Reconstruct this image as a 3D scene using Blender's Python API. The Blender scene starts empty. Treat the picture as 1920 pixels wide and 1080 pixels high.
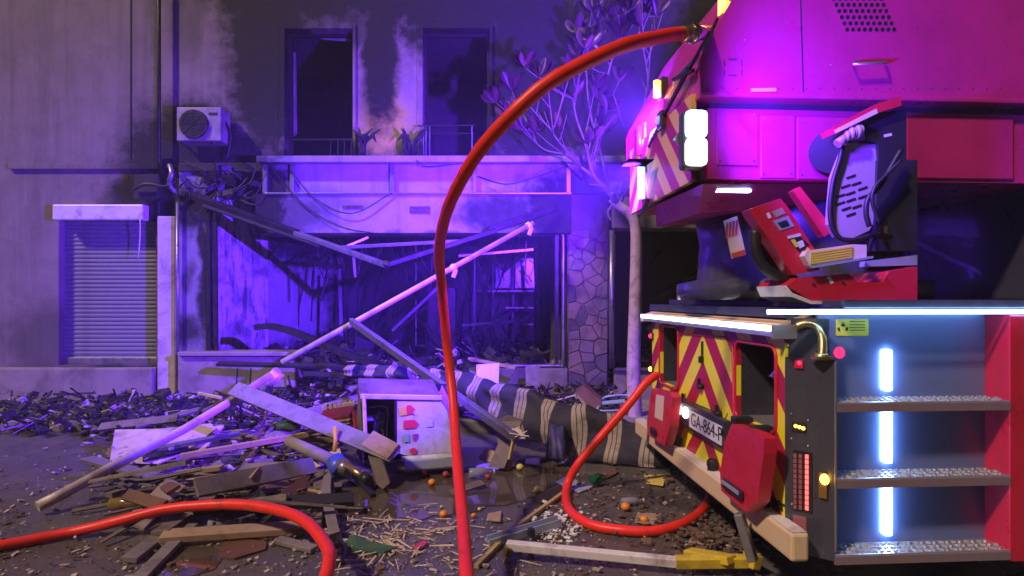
import bpy, bmesh, math, random
from mathutils import Vector, Matrix, Euler

random.seed(7)
SC = bpy.context.scene
COL = SC.collection
R = math.radians

# ------------------------------------------------------------------ camera
F, CX, HY, H = 1100.0, 960.0, 562.0, 1.7          # focal length in 1920-px units, optical axis, horizon row, eye height
cam_d = bpy.data.cameras.new('camera')
cam_d.sensor_width = 36.0
cam_d.lens = 36.0 * F / 1920.0
cam_d.shift_y = (HY - 540.0) / 1920.0
cam_d.clip_start, cam_d.clip_end = 0.05, 200.0
cam = bpy.data.objects.new('camera', cam_d)
cam.location = (0, 0, H)
cam.rotation_euler = (R(90), 0, 0)
COL.objects.link(cam)
SC.camera = cam

# ------------------------------------------------------------------ world, street light, exposure
world = bpy.data.worlds.new('World')
SC.world = world
world.use_nodes = True
wn = world.node_tree
sky = wn.nodes.new('ShaderNodeTexSky')
sky.sky_type = 'NISHITA'
sky.sun_disc = False
sky.sun_elevation = R(45)
sky.sun_rotation = R(231)
bg = wn.nodes['Background']
bg.inputs['Strength'].default_value = 0.0012
wn.links.new(sky.outputs['Color'], bg.inputs['Color'])

sun_d = bpy.data.lights.new('sun', 'SUN')
sun_d.energy = 2.8
sun_d.angle = R(4)
sun_d.color = (1.0, 0.74, 0.62)
sun = bpy.data.objects.new('sun', sun_d)
sun.rotation_euler = Vector((0.55, 0.44, -0.71)).to_track_quat('-Z', 'Y').to_euler()
COL.objects.link(sun)

SC.view_settings.view_transform = 'Standard'
SC.view_settings.look = 'None'
SC.view_settings.exposure = 0.25
SC.view_settings.gamma = 1.0
SC.view_settings.use_curve_mapping = False
SC.cycles.use_denoising = True
SC.cycles.max_bounces = 6
SC.cycles.volume_bounces = 0
SC.cycles.sample_clamp_indirect = 4.0
SC.cycles.caustics_reflective = False
SC.cycles.caustics_refractive = False

# ------------------------------------------------------------------ helpers
def P(px, py, d):
    """photo pixel at depth d -> world point"""
    return Vector(((px - CX) / F * d, d, H - (py - HY) / F * d))
def G(px, py, z=0.0):
    """photo pixel on the ground plane (height z) -> world point"""
    d = (H - z) * F / (py - HY)
    return Vector(((px - CX) / F * d, d, z))

INV = {}
class MB:
    def __init__(self):
        self.bm = bmesh.new()
    def box(self, c, s, rot=None, bev=0.0):
        m = Matrix.Translation(Vector(c))
        if rot is not None:
            m = m @ (rot.to_4x4() if isinstance(rot, Matrix) else Euler(rot).to_matrix().to_4x4())
        m = m @ Matrix.Diagonal((s[0], s[1], s[2], 1))
        if bev <= 0:
            v = [self.bm.verts.new(m @ Vector((x, y, z))) for x in (-.5, .5) for y in (-.5, .5) for z in (-.5, .5)]
            for q in ((0, 1, 3, 2), (4, 6, 7, 5), (0, 4, 5, 1), (2, 3, 7, 6), (0, 2, 6, 4), (1, 5, 7, 3)):
                self.bm.faces.new([v[i] for i in q])
            return self
        v = bmesh.ops.create_cube(self.bm, size=1.0, matrix=m)['verts']
        if bev > 0:
            es = list({e for q in v for e in q.link_edges})
            bmesh.ops.bevel(self.bm, geom=es, offset=bev, segments=2, affect='EDGES', profile=0.5)
        return self
    def span(self, a, b, bev=0.0):
        """axis-aligned box between two corners"""
        a, b = Vector(a), Vector(b)
        return self.box((a + b) / 2, [abs(q) for q in (b - a)], None, bev)
    def beam(self, p0, p1, w, h, roll=0.0, bev=0.0):
        p0, p1 = Vector(p0), Vector(p1)
        q = (p1 - p0).to_track_quat('X', 'Z').to_matrix() @ Matrix.Rotation(roll, 3, 'X')
        return self.box((p0 + p1) / 2, ((p1 - p0).length, w, h), q, bev)
    def tube(self, pts, r, seg=10, cap=True):
        pts = [Vector(p) for p in pts]
        n = len(pts)
        rs = r if isinstance(r, (list, tuple)) else [r] * n
        rings, up = [], None
        for i, p in enumerate(pts):
            t = (pts[min(i + 1, n - 1)] - pts[max(i - 1, 0)]).normalized()
            if up is None:
                up = t.orthogonal().normalized()
            else:
                up = (up - t * up.dot(t))
                up = up.normalized() if up.length > 1e-6 else t.orthogonal().normalized()
            bi = t.cross(up)
            rings.append([self.bm.verts.new(p + (up * math.cos(a) + bi * math.sin(a)) * rs[i])
                          for a in [2 * math.pi * k / seg for k in range(seg)]])
        for i in range(n - 1):
            for k in range(seg):
                f = self.bm.faces.new((rings[i][k], rings[i][(k + 1) % seg], rings[i + 1][(k + 1) % seg], rings[i + 1][k]))
                f.smooth = True
        if cap:
            self.bm.faces.new(rings[0][::-1]); self.bm.faces.new(rings[-1])
        return self
    def cyl(self, p0, p1, r0, r1=None, seg=16):
        return self.tube([p0, p1], [r0, r0 if r1 is None else r1], seg)
    def prism(self, poly, vec):
        vec = Vector(vec)
        a = [self.bm.verts.new(Vector(p)) for p in poly]
        b = [self.bm.verts.new(Vector(p) + vec) for p in poly]
        n = len(a)
        self.bm.faces.new(a[::-1]); self.bm.faces.new(b)
        for i in range(n):
            self.bm.faces.new((a[i], a[(i + 1) % n], b[(i + 1) % n], b[i]))
        return self
    def face(self, pts):
        self.bm.faces.new([self.bm.verts.new(Vector(p)) for p in pts])
        return self
    def sphere(self, c, r, sub=2, sc=(1, 1, 1)):
        m = Matrix.Translation(Vector(c)) @ Matrix.Diagonal((sc[0], sc[1], sc[2], 1))
        v = bmesh.ops.create_icosphere(self.bm, subdivisions=sub, radius=r, matrix=m)['verts']
        for f in {f for q in v for f in q.link_faces}:
            f.smooth = True
        return self
    def rough(self, amt, seed=0):
        rnd = random.Random(seed)
        for v in self.bm.verts:
            v.co += Vector((rnd.uniform(-1, 1), rnd.uniform(-1, 1), rnd.uniform(-1, 1))) * amt
        return self
    def build(self, name, mat, parent=None, label=None, cat=None, group=None, kind=None):
        bmesh.ops.recalc_face_normals(self.bm, faces=self.bm.faces)
        me = bpy.data.meshes.new(name)
        self.bm.to_mesh(me); self.bm.free()
        me.materials.append(mat)
        return link(name, me, parent, label, cat, group, kind)

def tag(o, label=None, cat=None, group=None, kind=None):
    if label: o['label'] = label
    if cat: o['category'] = cat
    if group: o['group'] = group
    if kind: o['kind'] = kind
    return o

def link(name, me, parent=None, label=None, cat=None, group=None, kind=None):
    o = bpy.data.objects.new(name, me)
    COL.objects.link(o)
    if parent is not None:
        o.parent = parent
        if parent.name in INV:
            o.matrix_parent_inverse = INV[parent.name]
    elif kind != 'structure' and me is not None and len(me.vertices):
        xs = [v.co.x for v in me.vertices]; ys = [v.co.y for v in me.vertices]; zs = [v.co.z for v in me.vertices]
        b = Vector(((min(xs) + max(xs)) / 2, (min(ys) + max(ys)) / 2, min(zs)))
        me.transform(Matrix.Translation(-b))
        o.location = b
        INV[o.name] = Matrix.Translation(-b)
    return tag(o, label, cat, group, kind)

def root(name, loc, label, cat, group=None, rotz=0.0, local=False):
    o = bpy.data.objects.new(name, None)
    o.empty_display_size = 0.2
    o.location = loc
    o.rotation_euler = (0, 0, rotz)
    COL.objects.link(o)
    if not local:
        INV[o.name] = Matrix.Translation(-Vector(loc))
    return tag(o, label, cat, group)

def spline(pts, n=8):
    pts = [Vector(p) for p in pts]
    q = [pts[0] * 2 - pts[1]] + pts + [pts[-1] * 2 - pts[-2]]
    out = []
    for i in range(1, len(q) - 2):
        p0, p1, p2, p3 = q[i - 1], q[i], q[i + 1], q[i + 2]
        for k in range(n):
            t = k / n
            out.append(0.5 * ((2 * p1) + (p2 - p0) * t + (2 * p0 - 5 * p1 + 4 * p2 - p3) * t * t + (3 * p1 - p0 - 3 * p2 + p3) * t ** 3))
    out.append(pts[-1])
    return out

# ------------------------------------------------------------------ materials
MATS = {}
def new_mat(name):
    m = bpy.data.materials.new(name)
    m.use_nodes = True
    nt = m.node_tree
    return m, nt, nt.nodes['Principled BSDF']
def N(nt, typ, **kw):
    n = nt.nodes.new(typ)
    for k, v in kw.items():
        setattr(n, k, v)
    return n
def noise(nt, scale, detail=5, rough=0.6, coord=None, dist=0.0):
    n = N(nt, 'ShaderNodeTexNoise')
    n.inputs['Scale'].default_value = scale
    n.inputs['Detail'].default_value = detail
    n.inputs['Roughness'].default_value = rough
    n.inputs['Distortion'].default_value = dist
    if coord is not None:
        nt.links.new(coord, n.inputs['Vector'])
    return n.outputs['Fac']
def ramp(nt, fac, stops):
    r = N(nt, 'ShaderNodeValToRGB')
    el = r.color_ramp.elements
    while len(el) < len(stops):
        el.new(0.5)
    for e, (p, c) in zip(el, stops):
        e.position = p
        e.color = (c, c, c, 1) if isinstance(c, (int, float)) else (*c, 1)
    nt.links.new(fac, r.inputs['Fac'])
    return r.outputs['Color']
def mix(nt, fac, a, b, mode='MIX'):
    m = N(nt, 'ShaderNodeMix', data_type='RGBA', blend_type=mode)
    for sock, val in ((m.inputs[0], fac), (m.inputs[6], a), (m.inputs[7], b)):
        if hasattr(val, 'is_linked'):
            nt.links.new(val, sock)
        elif isinstance(val, (int, float)):
            sock.default_value = val if sock == m.inputs[0] else (val, val, val, 1)
        else:
            sock.default_value = (*val, 1)
    return m.outputs[2]
def math_n(nt, op, a, b=None, c=None):
    m = N(nt, 'ShaderNodeMath', operation=op)
    for i, v in enumerate((a, b, c)):
        if v is None: continue
        if hasattr(v, 'is_linked'): nt.links.new(v, m.inputs[i])
        else: m.inputs[i].default_value = v
    return m.outputs[0]
def bump(nt, bsdf, h, strength=0.3, dist=0.01):
    b = N(nt, 'ShaderNodeBump')
    b.inputs['Strength'].default_value = strength
    b.inputs['Distance'].default_value = dist
    nt.links.new(h, b.inputs['Height'])
    nt.links.new(b.outputs['Normal'], bsdf.inputs['Normal'])
def mat(name, col, rough=0.6, metal=0.0, var=0.25, scale=6.0, dirt=None, dirt_amt=0.0, bmp=0.15, spec=0.5, coat=0.0):
    """plain surface with mottled colour, optional dirt blotches and fine relief"""
    m, nt, b = new_mat(name)
    tc = N(nt, 'ShaderNodeTexCoord').outputs['Object']
    f = noise(nt, scale, 6, 0.65, tc)
    c = mix(nt, f, tuple(max(0, x * (1 - var)) for x in col), tuple(min(1, x * (1 + var)) for x in col))
    if dirt:
        g = ramp(nt, noise(nt, scale * 0.7, 8, 0.7, tc, 0.6), [(0.62 - 0.3 * dirt_amt, 0.0), (0.75, 1.0)])
        c = mix(nt, g, c, dirt)
    nt.links.new(c, b.inputs['Base Color'])
    b.inputs['Roughness'].default_value = rough
    b.inputs['Metallic'].default_value = metal
    b.inputs['Specular IOR Level'].default_value = spec
    b.inputs['Coat Weight'].default_value = coat
    b.inputs['Coat Roughness'].default_value = 0.08
    if bmp: bump(nt, b, noise(nt, scale * 9, 5, 0.6, tc), bmp, 0.01)
    MATS[name] = m
    return m
def emit(name, col, strength):
    m, nt, b = new_mat(name)
    b.inputs['Base Color'].default_value = (*col, 1)
    b.inputs['Emission Color'].default_value = (*col, 1)
    b.inputs['Emission Strength'].default_value = strength
    b.inputs['Roughness'].default_value = 0.3
    MATS[name] = m
    return m

def soot_wall(name, base, blobs, soot=(0.006, 0.005, 0.006), extra=None, rough=0.85, streak=True):
    """plaster with soot / foam stains of their own shape; blobs are (x, z, rx, rz, strength) in metres on the facade"""
    m, nt, b = new_mat(name)
    geo = N(nt, 'ShaderNodeNewGeometry').outputs['Position']
    nz = N(nt, 'ShaderNodeTexNoise'); nz.inputs['Scale'].default_value = 1.6; nz.inputs['Detail'].default_value = 6
    nt.links.new(geo, nz.inputs['Vector'])
    off = N(nt, 'ShaderNodeVectorMath', operation='MULTIPLY_ADD')
    nt.links.new(nz.outputs['Color'], off.inputs[0]); off.inputs[1].default_value = (0.5, 0.0, 0.5); nt.links.new(geo, off.inputs[2])
    pos = off.outputs[0]
    fuzz = math_n(nt, 'MULTIPLY_ADD', noise(nt, 5.5, 9, 0.75, geo), 1.0, -0.5)
    def blob_mask(bl):
        acc = None
        for (x, z, rx, rz, s) in bl:
            sub = N(nt, 'ShaderNodeVectorMath', operation='SUBTRACT'); nt.links.new(pos, sub.inputs[0]); sub.inputs[1].default_value = (x + 0.25, 0, z + 0.25)
            dv = N(nt, 'ShaderNodeVectorMath', operation='MULTIPLY'); nt.links.new(sub.outputs[0], dv.inputs[0]); dv.inputs[1].default_value = (1 / rx, 0, 1 / rz)
            ln = N(nt, 'ShaderNodeVectorMath', operation='LENGTH'); nt.links.new(dv.outputs[0], ln.inputs[0])
            mr = N(nt, 'ShaderNodeMapRange', interpolation_type='SMOOTHSTEP')
            nt.links.new(math_n(nt, 'ADD', ln.outputs['Value'], fuzz), mr.inputs['Value'])
            mr.inputs['From Min'].default_value = 1.25; mr.inputs['From Max'].default_value = 0.48
            mr.inputs['To Min'].default_value = 0; mr.inputs['To Max'].default_value = s
            acc = mr.outputs[0] if acc is None else math_n(nt, 'MAXIMUM', acc, mr.outputs[0])
        return acc
    f = noise(nt, 3.2, 8, 0.65, geo)
    c = mix(nt, f, tuple(x * 0.72 for x in base), tuple(x * 1.22 for x in base))
    grime = ramp(nt, noise(nt, 1.1, 9, 0.7, geo, 0.8), [(0.45, 0.0), (0.8, 0.55)])
    c = mix(nt, grime, c, tuple(x * 0.35 for x in base))
    mp = N(nt, 'ShaderNodeVectorMath', operation='MULTIPLY'); nt.links.new(geo, mp.inputs[0]); mp.inputs[1].default_value = (5.5, 5.5, 0.35)
    c = mix(nt, ramp(nt, noise(nt, 1.0, 7, 0.7, mp.outputs[0], 0.3), [(0.48, 0.0), (0.75, 0.6)]), c, tuple(x * 0.30 for x in base))
    chips = ramp(nt, noise(nt, 4.5, 9, 0.75, geo), [(0.66, 0.0), (0.69, 0.8)])
    c = mix(nt, chips, c, tuple(min(1, x * 1.5) for x in base))
    if extra:
        for ecol, ebl, esc in extra:
            em = blob_mask(ebl)
            sp = ramp(nt, noise(nt, esc, 6, 0.7, geo), [(0.34, 0.15), (0.54, 1.0)])
            c = mix(nt, math_n(nt, 'MULTIPLY', em, sp), c, ecol)
    if blobs:
        mk = blob_mask(blobs)
        tex = math_n(nt, 'MULTIPLY_ADD', noise(nt, 9, 8, 0.7, geo), 0.35, 0.98)
        mk = math_n(nt, 'MINIMUM', math_n(nt, 'MULTIPLY', mk, tex), 1.0)
        c = mix(nt, mk, c, soot)
    nt.links.new(c, b.inputs['Base Color'])
    b.inputs['Roughness'].default_value = rough
    h = math_n(nt, 'ADD', noise(nt, 7, 8, 0.65, geo), math_n(nt, 'MULTIPLY', noise(nt, 70, 4, 0.6, geo), 0.35))
    bump(nt, b, h, 0.5, 0.02)
    MATS[name] = m
    return m

def fx(px, d=9.5): return (px - CX) / F * d
def fz(py, d=9.5): return H - (py - HY) / F * d

mat('charred', (0.014, 0.012, 0.012), 0.75, 0, 0.5, 8, bmp=0.6)
mat('charred_metal', (0.045, 0.040, 0.042), 0.45, 0.6, 0.5, 7, (0.012, 0.01, 0.01), 0.8, 0.3)
mat('grey_metal', (0.30, 0.29, 0.30), 0.38, 0.7, 0.25, 5, (0.06, 0.05, 0.045), 0.4, 0.15)
mat('white_paint_metal', (0.70, 0.66, 0.66), 0.4, 0.0, 0.12, 5, (0.20, 0.14, 0.12), 0.35, 0.1)
mat('old_wood', (0.16, 0.125, 0.105), 0.7, 0, 0.45, 5, (0.03, 0.025, 0.02), 0.6, 0.4)
mat('grey_wood', (0.20, 0.175, 0.165), 0.65, 0, 0.35, 6, (0.05, 0.04, 0.035), 0.5, 0.4)
mat('brown_board', (0.14, 0.065, 0.04), 0.5, 0, 0.35, 5, (0.03, 0.02, 0.015), 0.5, 0.3)
mat('yellow_wood', (0.42, 0.31, 0.13), 0.6, 0, 0.3, 6, (0.10, 0.07, 0.03), 0.4, 0.3)
mat('cardboard', (0.34, 0.235, 0.15), 0.8, 0, 0.25, 5, (0.09, 0.06, 0.04), 0.5, 0.2)
mat('cream_board', (0.55, 0.44, 0.36), 0.7, 0, 0.2, 5, (0.16, 0.11, 0.08), 0.4, 0.2)
mat('paper', (0.68, 0.66, 0.66), 0.7, 0, 0.12, 7, (0.3, 0.25, 0.22), 0.3, 0.1)
mat('concrete', (0.24, 0.21, 0.19), 0.85, 0, 0.3, 3, (0.05, 0.045, 0.04), 0.6, 0.5)
mat('plinth_stone', (0.26, 0.22, 0.17), 0.8, 0, 0.3, 2.5, (0.06, 0.05, 0.045), 0.5, 0.4)
mat('rubber', (0.012, 0.012, 0.014), 0.5, 0, 0.3, 8, bmp=0.05)
mat('dark_plastic', (0.022, 0.022, 0.026), 0.4, 0, 0.2, 8, bmp=0.03)
mat('chrome', (0.65, 0.63, 0.62), 0.16, 1.0, 0.1, 8, bmp=0.02)
mat('purple_cloth', (0.10, 0.08, 0.25), 0.5, 0, 0.4, 8, bmp=.3)
mat('brass', (0.55, 0.40, 0.16), 0.3, 0.9, 0.2, 8, bmp=0.05)

# ================================================================== SETTING: ground
def asphalt():
    m, nt, b = new_mat('wet_asphalt')
    geo = N(nt, 'ShaderNodeNewGeometry').outputs['Position']
    big = noise(nt, 0.9, 7, 0.65, geo)
    fine = noise(nt, 60, 4, 0.7, geo)
    c = mix(nt, fine, (0.026, 0.025, 0.026), (0.15, 0.135, 0.12))
    c = mix(nt, ramp(nt, noise(nt, 2.3, 8, 0.7, geo, 0.5), [(0.48, 0.0), (0.66, 0.75)]), c, (0.16, 0.13, 0.10))
    sp = ramp(nt, noise(nt, 95, 2, 0.5, geo), [(0.66, 0.0), (0.70, 1.0)])
    c = mix(nt, math_n(nt, 'MULTIPLY', sp, 0.5), c, (0.32, 0.28, 0.24))
    nt.links.new(c, b.inputs['Base Color'])
    nt.links.new(ramp(nt, big, [(0.40, 0.10), (0.60, 0.48)]), b.inputs['Roughness'])
    bump(nt, b, math_n(nt, 'ADD', fine, math_n(nt, 'MULTIPLY', noise(nt, 8, 5, 0.6, geo), 1.2)), 0.45, 0.012)
    MATS['asphalt'] = m
asphalt()
MB().face([(-26, -14, 0), (26, -14, 0), (26, 22, 0), (-26, 22, 0)]).build('street', MATS['asphalt'], kind='structure')

walk = MB().span((-16, 7.75, -0.2), (16, 9.6, 0.12)).build('pavement', MATS['concrete'], kind='structure')
ks = MB().box((0, 0, 0), (0.985, 0.16, 0.34), None, 0.012)
k0 = ks.build('kerb_stone', MATS['concrete'], walk)
k0.location = (-8.5, 7.665, -0.035)
for i in range(1, 17):
    k = k0.copy(); COL.objects.link(k); k.location = (-8.5 + i, 7.665 + random.uniform(-.006, .006), -0.035 + random.uniform(-.008, .006))

def water_mat():
    m, nt, b = new_mat('puddle_water')
    geo = N(nt, 'ShaderNodeNewGeometry').outputs['Position']
    nt.links.new(mix(nt, noise(nt, 1.7, 5, 0.6, geo), (0.045, 0.035, 0.026), (0.10, 0.078, 0.055)), b.inputs['Base Color'])
    b.inputs['Roughness'].default_value = 0.06
    b.inputs['Specular IOR Level'].default_value = 0.6
    bump(nt, b, noise(nt, 5, 3, 0.5, geo), 0.05, 0.02)
    MATS['water'] = m
water_mat()
def puddle(pts, seed, z=0.006):
    rnd = random.Random(seed)
    c = sum((Vector(G(*p)) for p in pts), Vector()) / len(pts)
    base = spline([G(*p) for p in pts + [pts[0]]], 8)[:-1]
    out = []
    for q in base:
        f = 1 + rnd.uniform(-0.07, 0.07)
        v = c + (q - c) * f
        out.append((v.x, v.y, z))
    return MB().face(out).build('puddle', MATS['water'], kind='structure')
puddle([(620, 915), (700, 890), (820, 885), (930, 868), (1030, 862), (1075, 885), (1010, 925), (900, 955), (760, 975), (650, 970)], 3)
puddle([(430, 870), (520, 850), (600, 868), (590, 925), (500, 940), (425, 915)], 4)
puddle([(300, 1040), (380, 1020), (420, 1050), (340, 1090), (250, 1085)], 5)

# ================================================================== NEIGHBOURING BUILDING (left, with roller shutter)
YF = 9.5
LOWER = soot_wall('neighbour_plaster', (0.23, 0.185, 0.17),
    [(fx(330), fz(300), 1.1, 1.0, 0.97), (fx(270), fz(370), 0.8, 0.5, 0.9), (fx(310), fz(-40), 0.30, 3.2, 0.5),
     (fx(235), fz(705), 1.2, 0.25, 0.85), (fx(100), fz(650), 0.9, 0.8, 0.5)])
nb = root('neighbour_building', (fx(150), YF, 0), 'pale plaster house at left with grey roller shutter and sooty corner', 'building')
XS0, XS1, ZS0, ZS1 = fx(110), fx(293), fz(684), fz(412)
m = MB()
m.span((-16, YF, 0), (XS0, YF + 0.35, 11)); m.span((XS1, YF, 0), (fx(304), YF + 0.35, 11))
m.span((XS0, YF, ZS1), (XS1, YF + 0.35, 11)); m.span((XS0, YF, 0), (XS1, YF + 0.35, ZS0))
m.build('wall', LOWER, nb)
MB().span((fx(244.5), YF - 0.012, fz(300)), (fx(246.5), YF, 11)).build('wall_joint', MATS['charred_metal'], nb)
MB().span((fx(20), YF - 0.05, fz(318)), (fx(300), YF, fz(308)), 0.006).build('string_course', LOWER, nb)
# roller shutter
mat('shutter_metal', (0.20, 0.20, 0.21), 0.45, 0.2, 0.12, 3, (0.10, 0.09, 0.08), 0.3, 0.08)
sh = MB().span((XS0, YF + 0.14, ZS0), (XS1, YF + 0.17, ZS1)).build('roller_shutter', MATS['shutter_metal'], nb)
nsl = 34
hs = (ZS1 - ZS0) / nsl
slat = None
for i in range(nsl):
    if slat is None:
        w = XS1 - XS0
        prof = [(-w / 2, 0.0, -hs * 0.46), (-w / 2, -0.013, -hs * 0.30), (-w / 2, -0.017, 0), (-w / 2, -0.013, hs * 0.30), (-w / 2, 0.0, hs * 0.46)]
        slat = MB().prism(prof, (w, 0, 0)).build('slat', MATS['shutter_metal'], sh)
        s = slat
    else:
        s = slat.copy(); COL.objects.link(s)
    s.location = ((XS0 + XS1) / 2, YF + 0.139, ZS0 + hs * (i + 0.5))
MB().span((XS0, YF + 0.08, ZS0), (XS1, YF + 0.139, ZS0 + 0.11), 0.008).build('bottom_bar', MATS['grey_metal'], nb)
MB().span((fx(112), YF - 0.16, fz(415)), (fx(280), YF + 0.002, fz(386)), 0.02).build('shutter_housing', MATS['white_paint_metal'], nb)
MB().tube([P(263, 400, 9.30), P(263, 440, 9.36), P(261, 470, 9.37), P(259, 484, 9.36)], 0.008, 6).build('pull_cord', MATS['white_paint_metal'], nb)
mat('pale_jamb', (0.52, 0.44, 0.44), 0.8, 0, 0.25, 3, (0.10, 0.06, 0.045), 0.55, 0.5)
MB().span((fx(295, 9.35), 9.34, 0.1), (fx(330, 9.35), YF + 0.01, fz(405, 9.35)), 0.02).build('door_jamb', MATS['pale_jamb'], nb)
MB().span((-16, 9.30, 0.1), (fx(300), YF - 0.001, fz(688)), 0.02).build('plinth', MATS['plinth_stone'], nb)

# ================================================================== BURNT BUILDING
bb = root('burnt_building', (fx(720), YF, 0), 'fire-gutted building with sooty facade, empty upper windows and destroyed shopfront', 'building')
SOOT = [  # soot plumes over and beside the openings
    (fx(503), fz(60), 0.80, 2.8, 1.0), (fx(500), fz(200), 0.35, 0.9, 0.9), (fx(475), fz(-30), 0.8, 1.0, 0.95), (fx(375), fz(265), 0.85, 0.85, 0.96), (fx(600), fz(-40), 2.4, 0.95, 0.92), (fx(665), fz(20), 0.25, 0.8, 0.7), (fx(350), fz(20), 0.35, 0.9, 0.35), (fx(440), fz(285), 0.9, 0.35, 0.8),
    (fx(712), fz(110), 0.36, 1.3, 1.0), (fx(725), fz(-30), 0.8, 0.9, 0.9), (fx(860), fz(0), 1.4, 1.1, 0.98),
    (fx(1000), fz(140), 1.15, 2.4, 0.98), (fx(1150), fz(120), 1.4, 2.4, 0.9), (fx(600), fz(290), 1.1, 0.30, 0.9), (fx(850), fz(290), 1.2, 0.30, 0.9),
    (fx(322), fz(330), 0.6, 1.1, 0.97), (fx(540), fz(420), 0.2, 0.2, 0.5), (fx(1400), fz(150), 2.5, 3.0, 0.85), (fx(600), fz(-250), 9, 1.6, 0.75)]
FOAM = [((0.46, 0.41, 0.035), [(fx(725), fz(250), 0.50, 0.75, 0.95), (fx(715), fz(180), 0.3, 0.6, 0.8)], 24)]
WALL = soot_wall('burnt_plaster', (0.25, 0.20, 0.18), SOOT, extra=FOAM)
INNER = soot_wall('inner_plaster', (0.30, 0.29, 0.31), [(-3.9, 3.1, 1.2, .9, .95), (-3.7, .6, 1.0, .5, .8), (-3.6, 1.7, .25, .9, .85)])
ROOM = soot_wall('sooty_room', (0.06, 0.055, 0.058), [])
XL, XR = fx(306), 16.0
ZB, ZT = 3.86, 11.0
wins = [(535, 662, 55, 293), (793, 918, 55, 293)]
xs = [XL] + [q for w in wins for q in (fx(w[0]), fx(w[1]))] + [XR]
zo = fz(55)
m = MB()
for i in range(0, len(xs), 2):
    m.span((xs[i], YF, ZB), (xs[i + 1], YF + 0.3, ZT))
for w in wins:
    m.span((fx(w[0]), YF, zo), (fx(w[1]), YF + 0.3, ZT))
m.build('wall', WALL, bb)
MB().span((fx(306), YF - 0.06, fz(300)), (fx(328), YF, 11), 0.01).build('corner_pilaster', WALL, bb)
MB().cyl((fx(301.5), YF - 0.05, 0.1), (fx(301.5), YF - 0.05, 11), 0.028).build('drainpipe', MATS['charred_metal'], bb)
# upper rooms
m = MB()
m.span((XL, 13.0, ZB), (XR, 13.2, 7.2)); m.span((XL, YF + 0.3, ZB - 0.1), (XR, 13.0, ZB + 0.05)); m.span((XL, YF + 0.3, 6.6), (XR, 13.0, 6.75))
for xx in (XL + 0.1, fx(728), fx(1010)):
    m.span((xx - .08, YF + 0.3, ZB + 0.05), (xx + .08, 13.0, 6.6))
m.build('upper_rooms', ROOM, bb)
for w in wins:                      # plaster surrounds and burnt frames
    x0, x1 = fx(w[0]), fx(w[1])
    wd = MB().span((x0 - 0.09, YF - 0.035, ZB + 0.03), (x0, YF, zo + 0.09), 0.006).span((x1, YF - 0.03, ZB + 0.03), (x1 + 0.05, YF, zo + 0.09), 0.006).span((x0, YF - 0.035, zo), (x1, YF, zo + 0.09), 0.006).build('window_surround', WALL, bb)
    MB().span((x0, YF + 0.16, ZB + 0.05), (x0 + 0.05, YF + 0.22, zo)).span((x1 - 0.05, YF + 0.16, ZB + 0.05), (x1, YF + 0.22, zo)).span((x0 + .05, YF + 0.16, zo - 0.05), (x1 - .05, YF + 0.22, zo)).build('burnt_frame', MATS['charred'], wd)
MB().prism([P(560, 62, 9.75), P(658, 60, 9.75), P(655, 78, 9.8), P(610, 74, 9.8)], (0, 0.02, 0)).build('hanging_panel', MATS['concrete'], bb)
m = MB()
m.prism([P(541, 95, 9.85), P(554, 98, 9.9), P(556, 250, 9.9), P(548, 258, 9.9), P(541, 255, 9.85)], (0, 0.03, 0))
m.build('scorched_curtain', MATS['concrete'], bb)
# balcony railings
for (x0, x1, zt, n, bars) in ((545, 662, 262, 3, (620, 634, 646, 659)), (783, 890, 236, 2, (794, 799, 806, 885))):
    rl = MB().beam(P(x0, zt, 9.28), P(x1, zt - 1, 9.28), 0.018, 0.018).build('balcony_rail', MATS['charred_metal'], bb)
    if zt < 250:
        MB().beam(P(x0 + 4, 250, 9.28), P(x1, 250, 9.28), 0.014, 0.014).build('lower_rail', MATS['charred_metal'], rl)
    for q in bars:
        MB().beam(P(q, zt + 1, 9.28), P(q + random.uniform(-1, 1), 293, 9.28), 0.016, 0.016).build('baluster', MATS['grey_metal' if zt < 250 else 'charred_metal'], rl)
# floor-slab ledge, sign band and lintel
SB = [(fx(560, 9), 3.2, 1.2, 0.2, 0.35), (fx(470, 9), 3.3, 0.7, 0.9, 0.97), (fx(940, 9), fz(400, 9), 0.9, 0.35, 0.80), (fx(1080, 9), fz(390, 9), 1.1, 0.8, 0.92), (fx(530, 9), fz(400, 9), 0.9, 0.4, 0.65), (fx(760, 9), fz(445, 9), 3.0, 0.10, 0.6)]
BAND = soot_wall('sign_band_plaster', (0.33, 0.28, 0.35), SB)
MB().span((fx(480, 8.95), 8.95, 3.80), (XR, YF + 0.25, 3.90), 0.01).build('floor_slab_edge', BAND, bb)
MB().span((fx(330, 9.2), 9.25, 3.72), (fx(480, 8.95), YF + .2, 3.86), 0.015).build('broken_slab_edge', MATS['charred'], bb)
band = MB().span((fx(490, 9.1), 9.12, fz(362, 9.1)), (fx(1500, 9.1), YF + .1, 3.80)).build('sign_band', BAND, bb)
for q in (497, 548, 735, 890, 1066):
    MB().span((fx(q - 4, 9.08), 9.06, fz(361, 9.06)), (fx(q + 4, 9.08), 9.119, 3.799), 0.004).build('mullion', MATS['grey_metal'], band)
MB().span((fx(490, 9.0), 9.03, fz(364, 9.03)), (fx(1072, 9.0), 9.12, fz(361, 9.03)), 0.003).build('band_trim', MATS['grey_metal'], band)
lint = MB().span((fx(478, 9.05), 9.06, fz(437, 9.06)), (fx(1072, 9.05), 9.6, fz(364.5, 9.06)), 0.008).build('lintel', BAND, bb)
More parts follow.
